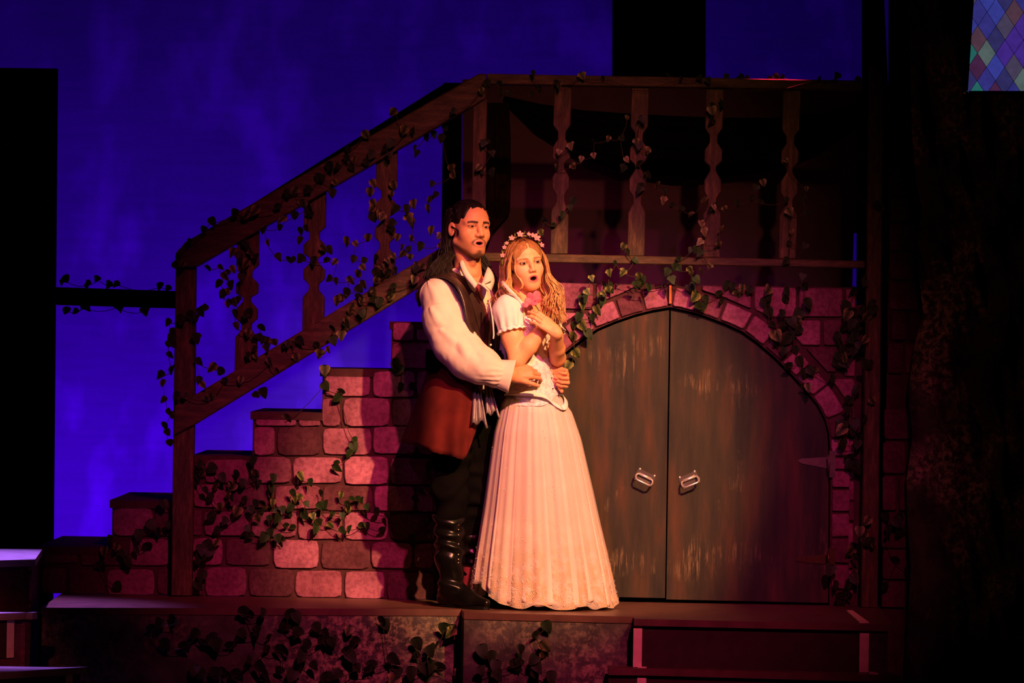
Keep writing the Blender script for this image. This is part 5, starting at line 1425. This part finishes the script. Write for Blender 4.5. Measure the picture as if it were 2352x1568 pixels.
# ------------------------------------------------------------------ hair: parted in the middle, long waves
S = Field(HW.o - 0.15, HW.o + 0.16, 0.0028)
S.ell(HW((0, -0.016, 0.030)), np.array((0.083, 0.100, 0.083))*HW.k, HW.R, 0.01)
S.ell(HW((0, -0.050, -0.050)), np.array((0.078, 0.058, 0.095))*HW.k, HW.R, 0.03)
S.ell(HW((0, 0.036, 0.036)), np.array((0.069, 0.060, 0.060))*HW.k, HW.R, 0.02)
S.ell(HW((0, 0.094, -0.050)), np.array((0.062, 0.092, 0.110))*HW.k, HW.R, 0.012, True)
V, Q = S.skin(); L = HW.local(V)
part = np.exp(-(L[:, 0]/0.006)**2)*(L[:, 1] > -0.02)*(L[:, 2] > 0.03)
V = V + vnormals(V, Q)*(0.0015*np.sin(L[:, 1]*240 + 5*vnoise(V, 12, 4)) - 0.004*part)[:, None]
np_mesh('hair', V, Q, M['hair_blond'], woman)
g = []; r3 = random.Random(5)
for i in range(1300):
    s = -1 if r3.random() < 0.58 else 1
    y0 = r3.uniform(-0.09, 0.060); q = r3.random()
    zt = 0.030 + 0.088*math.sqrt(max(0.02, 1-((y0+0.016)/0.108)**2))
    out = 0.084 + 0.014*q; fr = y0 > 0.02
    yb = y0*0.55 - 0.015 + (0.030 if fr else 0)
    pts = [(s*0.003, y0, zt), (s*0.036, y0*0.98, zt-0.012), (s*0.068, y0*0.85 + (0.004 if fr else 0), 0.058), (s*out, yb, 0.005), (s*(out+0.003), yb-0.003, -0.050)]
    ph = r3.uniform(0, 0.45) + (0 if s < 0 else 2.0) + 2.2*y0/0.08; L_end = r3.uniform(0.13, 0.25) if s > 0 else r3.uniform(0.10, 0.22)
    ex = s*out + (r3.uniform(-0.03, 0.060) if s > 0 else r3.uniform(-0.065, 0.02))
    ey = yb + (r3.uniform(-0.01, 0.07) if s > 0 else r3.uniform(-0.05, 0.05))
    for j in range(1, 9):
        t = j/8
        pts.append((s*(out+0.003) + (ex-s*(out+0.003))*t + 0.015*math.sin(ph + 8.0*t)*min(1, t*2), yb + (ey-yb)*t + 0.009*math.cos(ph + 7.5*t), -0.050 - L_end*t))
    g.append(pts)
for i in range(14):                         # curl at the cheek
    o_ = r3.uniform(-0.004, 0.004); 
    g.append([(-0.036+o_, 0.060, 0.072), (-0.056+o_, 0.064, 0.040), (-0.068+o_, 0.056, -0.010), (-0.066+o_, 0.058, -0.045), (-0.050+o_, 0.066, -0.075), (-0.044+o_, 0.070, -0.095), (-0.052+o_, 0.066, -0.112), (-0.060+o_, 0.06, -0.118)])
strands(HW, g, M['hair_blond'], 'hair_waves', woman, 0.0019, 4)
# ------------------------------------------------------------------ corset bodice
def m_brocade():
    t = NT('white_brocade'); v = t.coords(); a = t.noise(v, 60.0, 4, 0.6); b = t.noise(v, 260.0, 2)
    t.color(t.ramp(a, [(0.40, (0.70, 0.56, 0.60)), (0.56, (0.88, 0.80, 0.80))])); t.bump(a, 0.35, 0.004)
    return t.set(0.55, 0, 0.35)
M['brocade'] = m_brocade()
M['chemise'] = m_cloth('white_chemise_cotton', (0.86, 0.79, 0.74), 0.75, 0.06, 240, 20)
M['satin'] = m_cloth('pale_pink_satin', (0.86, 0.68, 0.64), 0.42, 0.07, 300, 8, 0.4)
S = Field((AW(1120, 800, -.5)[0], -0.72, AW(1200, 945, -.5)[2]), (AW(1330, 800, -.5)[0], -0.26, AW(1200, 690, -.5)[2]), 0.0034)
S.ell(CW((0, 0, 0.0)), (0.126, 0.092, 0.12), CW.R, 0.05)
for s in (-1, 1): S.ell(CW((s*0.050, 0.062, 0.010)), (0.056, 0.048, 0.056), CW.R, 0.03)
S.ell(AW(1222, 850, -.51), (0.106, 0.084, 0.11), CW.R, 0.05)
S.ell(AW(1230, 912, -.49), (0.124, 0.105, 0.09), CW.R, 0.05)
top = AW(1210, 738, -.52)[2]
def bod_cut(X, Y, Z):
    l, f, u = [(X-CW.o[0])*CW.R[0, i] + (Y-CW.o[1])*CW.R[1, i] + (Z-CW.o[2])*CW.R[2, i] for i in range(3)]
    hem = AW(1225, 905, -.5)[2] + 0.002 - 0.050*np.exp(-(l/0.05)**2)*(f > 0) + 0*f
    return np.maximum(Z - top - 0.02*np.abs(l)/0.1, hem - Z)
S.half(bod_cut)
V, Q = S.skin(); V = relax(V, Q, 1, 0.4)
SK = [(890,1178,1278), (905,1170,1288), (940,1151,1313), (1000,1136,1333), (1060,1127,1346), (1120,1119,1359), (1200,1108,1375), (1280,1097,1392), (1340,1089,1404), (1401,1083,1414)]
def out_of_skirt(c, k):
    y_ = 1401 - (c[2]-DECK)/(AW(1235, 890, -.49)[2]-DECK)*(1401-890)
    xa, xb = np.interp(y_, [r[0] for r in SK], [r[1] for r in SK]), np.interp(y_, [r[0] for r in SK], [r[2] for r in SK])
    A0, B0 = AW(xa, y_, -.48), AW(xb, y_, -.48); c0_ = (A0+B0)/2; rx = (B0[0]-A0[0])/2; ry = rx*0.88
    e = math.hypot((c[0]-c0_[0])/rx, (c[1]-c0_[1])/ry)
    if e < k: c[0], c[1] = c0_[0] + (c[0]-c0_[0])*k/e, c0_[1] + (c[1]-c0_[1])*k/e
    return c
zw_ = AW(1230, 886, -.49)[2]
for i_ in np.nonzero((V[:, 2] < zw_) & (np.hypot(V[:, 0]-AW(1229, 904, -.49)[0], V[:, 1]+0.48) > 0.05))[0]: V[i_] = out_of_skirt(V[i_].copy(), 1.05)
bod = np_mesh('bodice', V, Q, M['brocade'], woman)
fr_pts = [(1258,775), (1264,800), (1266,820), (1269,845), (1272,868), (1274,892)]
# lace frill round the lower edge
grid = []
for i in range(5):
    t = i/4; row = []
    for j in range(73):
        a = 2*math.pi*j/72; l, f = math.sin(a), math.cos(a)
        c = AW(1229, 904, -.49) + CW.R[:, 0]*l*(0.128 + 0.014*t) + CW.R[:, 1]*f*(0.110 + 0.014*t)
        c = c + np.array([0, 0, -0.020*t + 0.004 - 0.050*math.exp(-(l/0.38)**2)*(f > 0) + 0.003*t*math.sin(a*36)])
        c = out_of_skirt(c, 1.065)
        row.append(c + (CW.R[:, 0]*l + CW.R[:, 1]*f)*0.004*t*math.sin(a*36))
    grid.append(row)
sheet('lace_frill', grid, M['chemise'], bod, 0.003)
def bod_surf(px, py, out=0.004):
    """front-centre point on the bodice near a pixel"""
    tgt = AW(px, py, -0.55); d = np.abs(V[:, 0]-tgt[0]) + np.abs(V[:, 2]-tgt[2]); vis = V[:, 1]
    k_ = np.argmin(d + (vis+0.6)*0.05); N_ = V[k_]; return N_ + np.array([0.3, -0.9, 0])*out
for (x, y) in fr_pts:
    for dx in (-5, 3): mesh('eyelet', *sphere_data(bod_surf(x+dx, y), 0.0034, 6, 4), plain('dark_lacing', (0.06, 0.025, 0.03), 0.4) if 'lac' not in M else M['lac'], bod, True)
mb = MB()
for (a, b) in zip(fr_pts[:-1], fr_pts[1:]):
    mb.add(tube_data([bod_surf(a[0]-5, a[1], .006), bod_surf((a[0]+b[0])/2-1, (a[1]+b[1])/2, .009), bod_surf(b[0]+3, b[1], .006)], 0.0016, 4))
mb.build('lacing', plain('lacing_cord', (0.55, 0.40, 0.40), 0.7), bod)['kind'] = 'stuff'
# ribbon bow at the top of the lacing
bow = bod_surf(1257, 775, 0.012)
for d1, d2 in [((0.030, -0.02, -0.045), (0.006, -0.01, 0.003)), ((-0.012, -0.02, -0.035), (-0.006, -0.01, -0.004)), ((0.018, -0.02, -0.012), (0.012, -0.01, 0.012))]:
    grid = []
    for i in range(6):
        t = i/5; c = bow + np.array(d1)*t; row = []
        for s in (-1, 0, 1): row.append(c + np.array([0.006*s, -0.003*math.sin(t*3), 0.005*s]))
        grid.append(row)
    sheet('ribbon', grid, M['satin'], bod, 0.0015)
# ------------------------------------------------------------------ puff sleeves and chemise
def puff(c, r, ruff_c, ruff_d, rr):
    c = np.array(c); S = Field(c-0.14, c+0.14, 0.0034)
    S.ell(c, r, CW.R, 0.01); S.cap(c, np.array(ruff_c), r[0]*0.9, rr*1.02, 0.03)
    n_ = np.array(ruff_d, float); n_ /= np.linalg.norm(n_); rc = np.array(ruff_c)
    S.half(lambda X, Y, Z: (X-rc[0])*n_[0] + (Y-rc[1])*n_[1] + (Z-rc[2])*n_[2])
    V, Q = S.skin(); V = relax(V, Q, 1, 0.5); N = vnormals(V, Q); d = V-rc
    e1 = np.cross(n_, (0, 1, 0)); e1 /= np.linalg.norm(e1); e2 = np.cross(n_, e1)
    a = np.arctan2(d@e2, d@e1); w = np.exp(-np.maximum(0, -(d@n_))/0.045)
    V = V + N*(0.0045*w*np.sin(a*11 + 3*vnoise(V, 9, 3)) + 0.0045*vnoise(V, 17, 4))[:, None]
    p = np_mesh('puff_sleeve', V, Q, M['chemise'], woman)
    grid = []
    for i in range(5):
        t = i/4; row = []
        for j in range(61):
            q = 2*math.pi*j/60; R_ = rr*(0.96 + 0.16*t) + 0.005*t*math.sin(q*15)
            row.append(rc + n_*(0.020*t-0.005) + e1*math.cos(q)*R_ + e2*math.sin(q)*R_ + n_*0.003*t*math.cos(q*15))
        grid.append(row)
    sheet('sleeve_frill', grid, M['chemise'], p, 0.003)
puff(AW(1168, 716, -.62), (0.064, 0.066, 0.076), AW(1176, 754, -.635), elr-shr, 0.056)
puff(AW(1258, 722, -.41), (0.052, 0.054, 0.062), AW(1266, 760, -.44), ell_-shl, 0.050)
S = Field((AW(1120, 800, -.5)[0], -0.72, AW(1200, 800, -.5)[2]), (AW(1320, 800, -.5)[0], -0.30, AW(1200, 670, -.5)[2]), 0.0034)
S.ell(CW((0, 0.004, 0.03)), (0.126, 0.090, 0.085), CW.R, 0.05)
for s in (-1, 1): S.ell(CW((s*0.050, 0.060, 0.012)), (0.054, 0.045, 0.054), CW.R, 0.03)
S.half(lambda X, Y, Z: Z - AW(1200, 712, -.52)[2] + 0.35*((X-CW.o[0])*CW.R[0, 1] + (Y-CW.o[1])*CW.R[1, 1]))
V2, Q2 = S.skin(); V2 = V2 + vnormals(V2, Q2)*(0.003*vnoise(V2, 26, 4))[:, None]
np_mesh('chemise', V2, Q2, M['chemise'], woman)
grid = []
pa = spl([AW(1152,646,-.60), AW(1172,668,-.665), AW(1190,686,-.655), AW(1205,706,-.66)], 10)
sheet('shoulder_ribbon', [[p + np.array([0.012*s, 0, 0.008*s]) for p in pa] for s in (-.5, 0, .5)], M['satin'], woman, 0.0015)
# ------------------------------------------------------------------ skirt
def skirt_grid(scale, pl, seed, lift=0.0, nrow=54, ncol=220, thin=False):
    rs = random.Random(seed); ph = [rs.uniform(0, 6.28) for _ in range(8)]
    ys = np.linspace(0, 1, nrow); grid = []
    Y_ = [r[0] for r in SK]
    for t in ys:
        y = 890 + (1401-890)*t
        xl_ = np.interp(y, Y_, [r[1] for r in SK]); xr_ = np.interp(y, Y_, [r[2] for r in SK]); yc = -0.49 + 0.05*min(1, t*1.6)
        A_, B_ = AW(xl_, y, yc), AW(xr_, y, yc); c = (A_+B_)/2; rx = (B_[0]-A_[0])/2; ry = rx*(0.88 - 0.10*t)
        zt = AW(1235, 890, yc)[2]; z = zt + (DECK + 0.006 - zt)*t
        row = []
        for j in range(ncol+1):
            a = 2*math.pi*j/ncol; ca, sa = math.cos(a), math.sin(a)
            w = pl*(0.45 + 0.55*t)*(0.40*math.sin(11*a+ph[0]+0.8*math.sin(2*a)) + 0.34*math.sin(19*a+ph[1]+1.2*t) + 0.30*math.sin(31*a+ph[2]+0.7*math.sin(3*a)) + 0.22*math.sin(47*a+ph[3])*(1.2-t))
            lf = 0.0
            dl = (a - 3.55)                                  # hem rides up over his boot at the left front
            lf = 0.085*math.exp(-(dl/0.42)**2)*max(0, t-0.55)/0.45
            hemw = (0.010 + 0.008*math.sin(7*a+1))*max(0, t-0.93)/0.07*(1+math.sin(11*a+ph[4]))*0.7
            R_ = scale*(1+w)
            row.append(np.array([c[0] + ca*rx*R_, c[1] + sa*ry*R_, z + lf + hemw + lift*t - 0.016*ca*(1-t)*rx/0.1*0.6]))
        grid.append(row)
    return grid
def m_skirt():
    t = NT('pink_satin_underskirt'); v = t.coords(); f = t.noise(v, 5.0, 3)
    t.color(t.ramp(f, [(0.35, (0.70, 0.52, 0.48)), (0.65, (0.80, 0.63, 0.58))])); return t.set(0.5, 0, 0.35)
def m_organza():
    t = NT('sheer_organza'); c = t.n('ShaderNodeTexCoord'); sep = t.n('ShaderNodeSeparateXYZ'); t.l(c.outputs['Object'], sep.inputs[0])
    mr = t.n('ShaderNodeMapRange'); t.l(sep.outputs['Z'], mr.inputs[0]); mr.inputs[1].default_value = 1.02; mr.inputs[2].default_value = 0.66
    n = t.noise(c.outputs['Object'], 26.0, 5, 0.65); r = t.ramp(n, [(0.44, (0, 0, 0)), (0.54, (1, 1, 1))])
    k = t.mix(1.0, r, mr.outputs[0], 'MULTIPLY')
    t.color(t.mix(k, (0.82, 0.70, 0.64), (0.62, 0.44, 0.28)))
    al = t.n('ShaderNodeMapRange'); t.l(k, al.inputs[0]); al.inputs[3].default_value = 0.42; al.inputs[4].default_value = 0.80
    t.l(al.outputs[0], t.b.inputs['Alpha']); return t.set(0.45, 0, 0.4)
M['underskirt'] = m_skirt(); M['organza'] = m_organza()
gu = skirt_grid(0.965, 0.060, 3, 0.012)
us = sheet('underskirt', gu, M['underskirt'], woman, 0.003)
go_ = skirt_grid(1.0, 0.050, 8)
ov = sheet('organza_overskirt', go_, M['organza'], woman, 0.0)
# sequins sewn thickest near the hem
r4 = random.Random(21); mb = MB()
def seq(t, a, r):
    i = min(len(go_)-2, int(t*(len(go_)-1))); j = int(a/(2*math.pi)*220) % 220
    p = go_[i][j] + (go_[i+1][j+1]-go_[i][j])*r4.random(); c = np.array([AW(1235 + 12*t, 1100, -.44)[0], -.44, p[2]]); n_ = p-c; n_ /= np.linalg.norm(n_)
    p = p + n_*0.003
    e = np.array([r4.gauss(0, 1) for _ in range(3)]); e /= np.linalg.norm(e); f = np.cross(n_, e); f /= np.linalg.norm(f); n2 = n_*0.8 + e*0.5; h = np.cross(n2, f); h /= np.linalg.norm(h)
    mb.add(([p+f*r, p+h*r, p-f*r, p-h*r, p+n_*r*0.6, p-n_*r*0.3], [[0,1,4], [1,2,4], [2,3,4], [3,0,4], [1,0,5], [2,1,5], [3,2,5], [0,3,5]]))
for _ in range(1500): seq(1-min(0.98, abs(r4.gauss(0, 0.10))), r4.uniform(math.pi*0.95, math.pi*2.05), r4.uniform(0.0011, 0.0023))
for _ in range(22):
    t0, a0 = r4.uniform(0.1, 0.8), r4.uniform(math.pi*1.05, math.pi*1.95)
    for _ in range(6): seq(t0 + r4.gauss(0, .008), a0 + r4.gauss(0, .02), r4.uniform(0.001, 0.002))
sq = mb.build('sequins', plain('gold_sequin', (1.0, 0.98, 0.90), 0.2, 0.0, 1.0, 0.0), ov); sq['kind'] = 'stuff'
# ------------------------------------------------------------------ crown, flower, microphone
M['petal'] = plain('pink_silk_petal', (0.85, 0.28, 0.30), 0.6, 0, 0.2, 0.15, 60)
M['petal_hot'] = plain('hot_pink_silk_petal', (0.90, 0.17, 0.24), 0.55, 0, 0.2, 0.15, 40)
M['crown_leaf'] = plain('crown_leaf_green', (0.13, 0.15, 0.045), 0.5, 0, 0.3, 0.3, 60)
ring = []
for i in range(33):
    a = -1.75 + 3.5*i/32; ring.append(HW((0.098*math.sin(a), 0.028*math.cos(a)-0.018, 0.014 + 0.108*max(-0.2, math.cos(a))**0.8 if math.cos(a) > 0 else 0.014 + 0.05*math.cos(a))))
cr = thing('flower_crown', tuple(ring[16]), 'crown of small pink blossoms and leaves on the blond hair', 'crown')
mesh('band', *tube_data(ring, 0.004, 6), M['crown_leaf'], cr, True)
def blossom(c, n_, r, mat, parent, petals=5, name='blossom'):
    n_ = np.array(n_, float); n_ /= np.linalg.norm(n_); e = np.cross(n_, (0.3, 0.2, 0.9)); e /= np.linalg.norm(e); f = np.cross(n_, e); mb = MB()
    for q in range(petals):
        a = 2*math.pi*q/petals; d = e*math.cos(a) + f*math.sin(a); s = np.cross(n_, d)
        vs = [c, c + d*r*0.5 + s*r*0.38 + n_*r*0.20, c + d*r + s*r*0.25 + n_*r*0.42, c + d*r*1.08 + n_*r*0.40, c + d*r - s*r*0.25 + n_*r*0.42, c + d*r*0.5 - s*r*0.38 + n_*r*0.20]
        mb.add((vs, [[0, 1, 2, 3], [0, 3, 4, 5]]))
    mb.add(sphere_data(c + n_*r*0.15, r*0.25, 6, 4))
    return mb.build(name, mat, parent, True)
for i, r in [(3, .010), (6, .009), (8, .008), (11, .012), (15, .014), (19, .009), (21, .011), (23, .017), (27, .012)]:
    p = ring[i] + HW.R @ np.array([0, 0.012, 0.008]); b = blossom(p, HW.R @ np.array([(i-16)*0.03, 0.85, 0.35]), r, M['petal'], cr)
for i in (4, 7, 9, 10, 12, 13, 15, 17, 19, 21, 23, 24, 25):
    p = ring[i] + HW.R @ np.array([0, 0.004, 0.004]); a = r4.uniform(-1, 1)
    d = HW.R @ np.array([math.sin(a)*0.6, 0.4, 0.7*math.cos(a)]); s = np.cross(d, HW.R @ np.array([0, 1, 0.]))
    mesh('crown_leaf', [p, p + d*0.012 + s*0.006, p + d*0.026, p + d*0.012 - s*0.006], [[0, 1, 2, 3]], M['crown_leaf'], cr).modifiers.new('thick', 'SOLIDIFY').thickness = 0.0012
fl = thing('silk_flower', tuple(AW(1228, 692, -.68)), 'bright pink silk flower held below her chin', 'flower')
fc = AW(1224, 690, -.675)
for q, (dx, dz, r, tw) in enumerate([(0.016, 0.020, 0.024, .2), (-0.010, 0.014, 0.021, 1.1), (0.004, -0.004, 0.022, .4), (-0.020, -0.004, 0.017, .9), (0.022, 0.002, 0.016, .0), (-0.030, -0.020, 0.012, .5)]):
    c = fc + np.array([dx, -0.004*q, dz]); vs, fs = sphere_data((0, 0, 0), (r, r*0.30, r*0.9), 14, 8, Euler((0.5*math.sin(q*2.1), tw, 0.7*math.cos(q*1.7))).to_matrix())
    mesh('petal', [Vector(c) + v for v in vs], fs, M['petal_hot'], fl, True)
mesh('stem', *tube_data(spl([fc + np.array([0, 0.0, -.01]), AW(1232, 704, -.685), AW(1240, 716, -.70)], 6), 0.003, 6), M['crown_leaf'], fl, True)
mic = MB(); mic.add(sphere_data(HW((-0.066, 0.030, -0.034)), (0.0075, 0.006, 0.008), 8, 6)); mic.add(tube_data([HW((-0.082, -0.004, -0.010)), HW((-0.076, 0.014, -0.024)), HW((-0.066, 0.030, -0.034))], 0.002, 5))
tag(mic.build('microphone', M['black'], None, True), 'tiny black cheek microphone beside the ear of the woman', 'microphone')
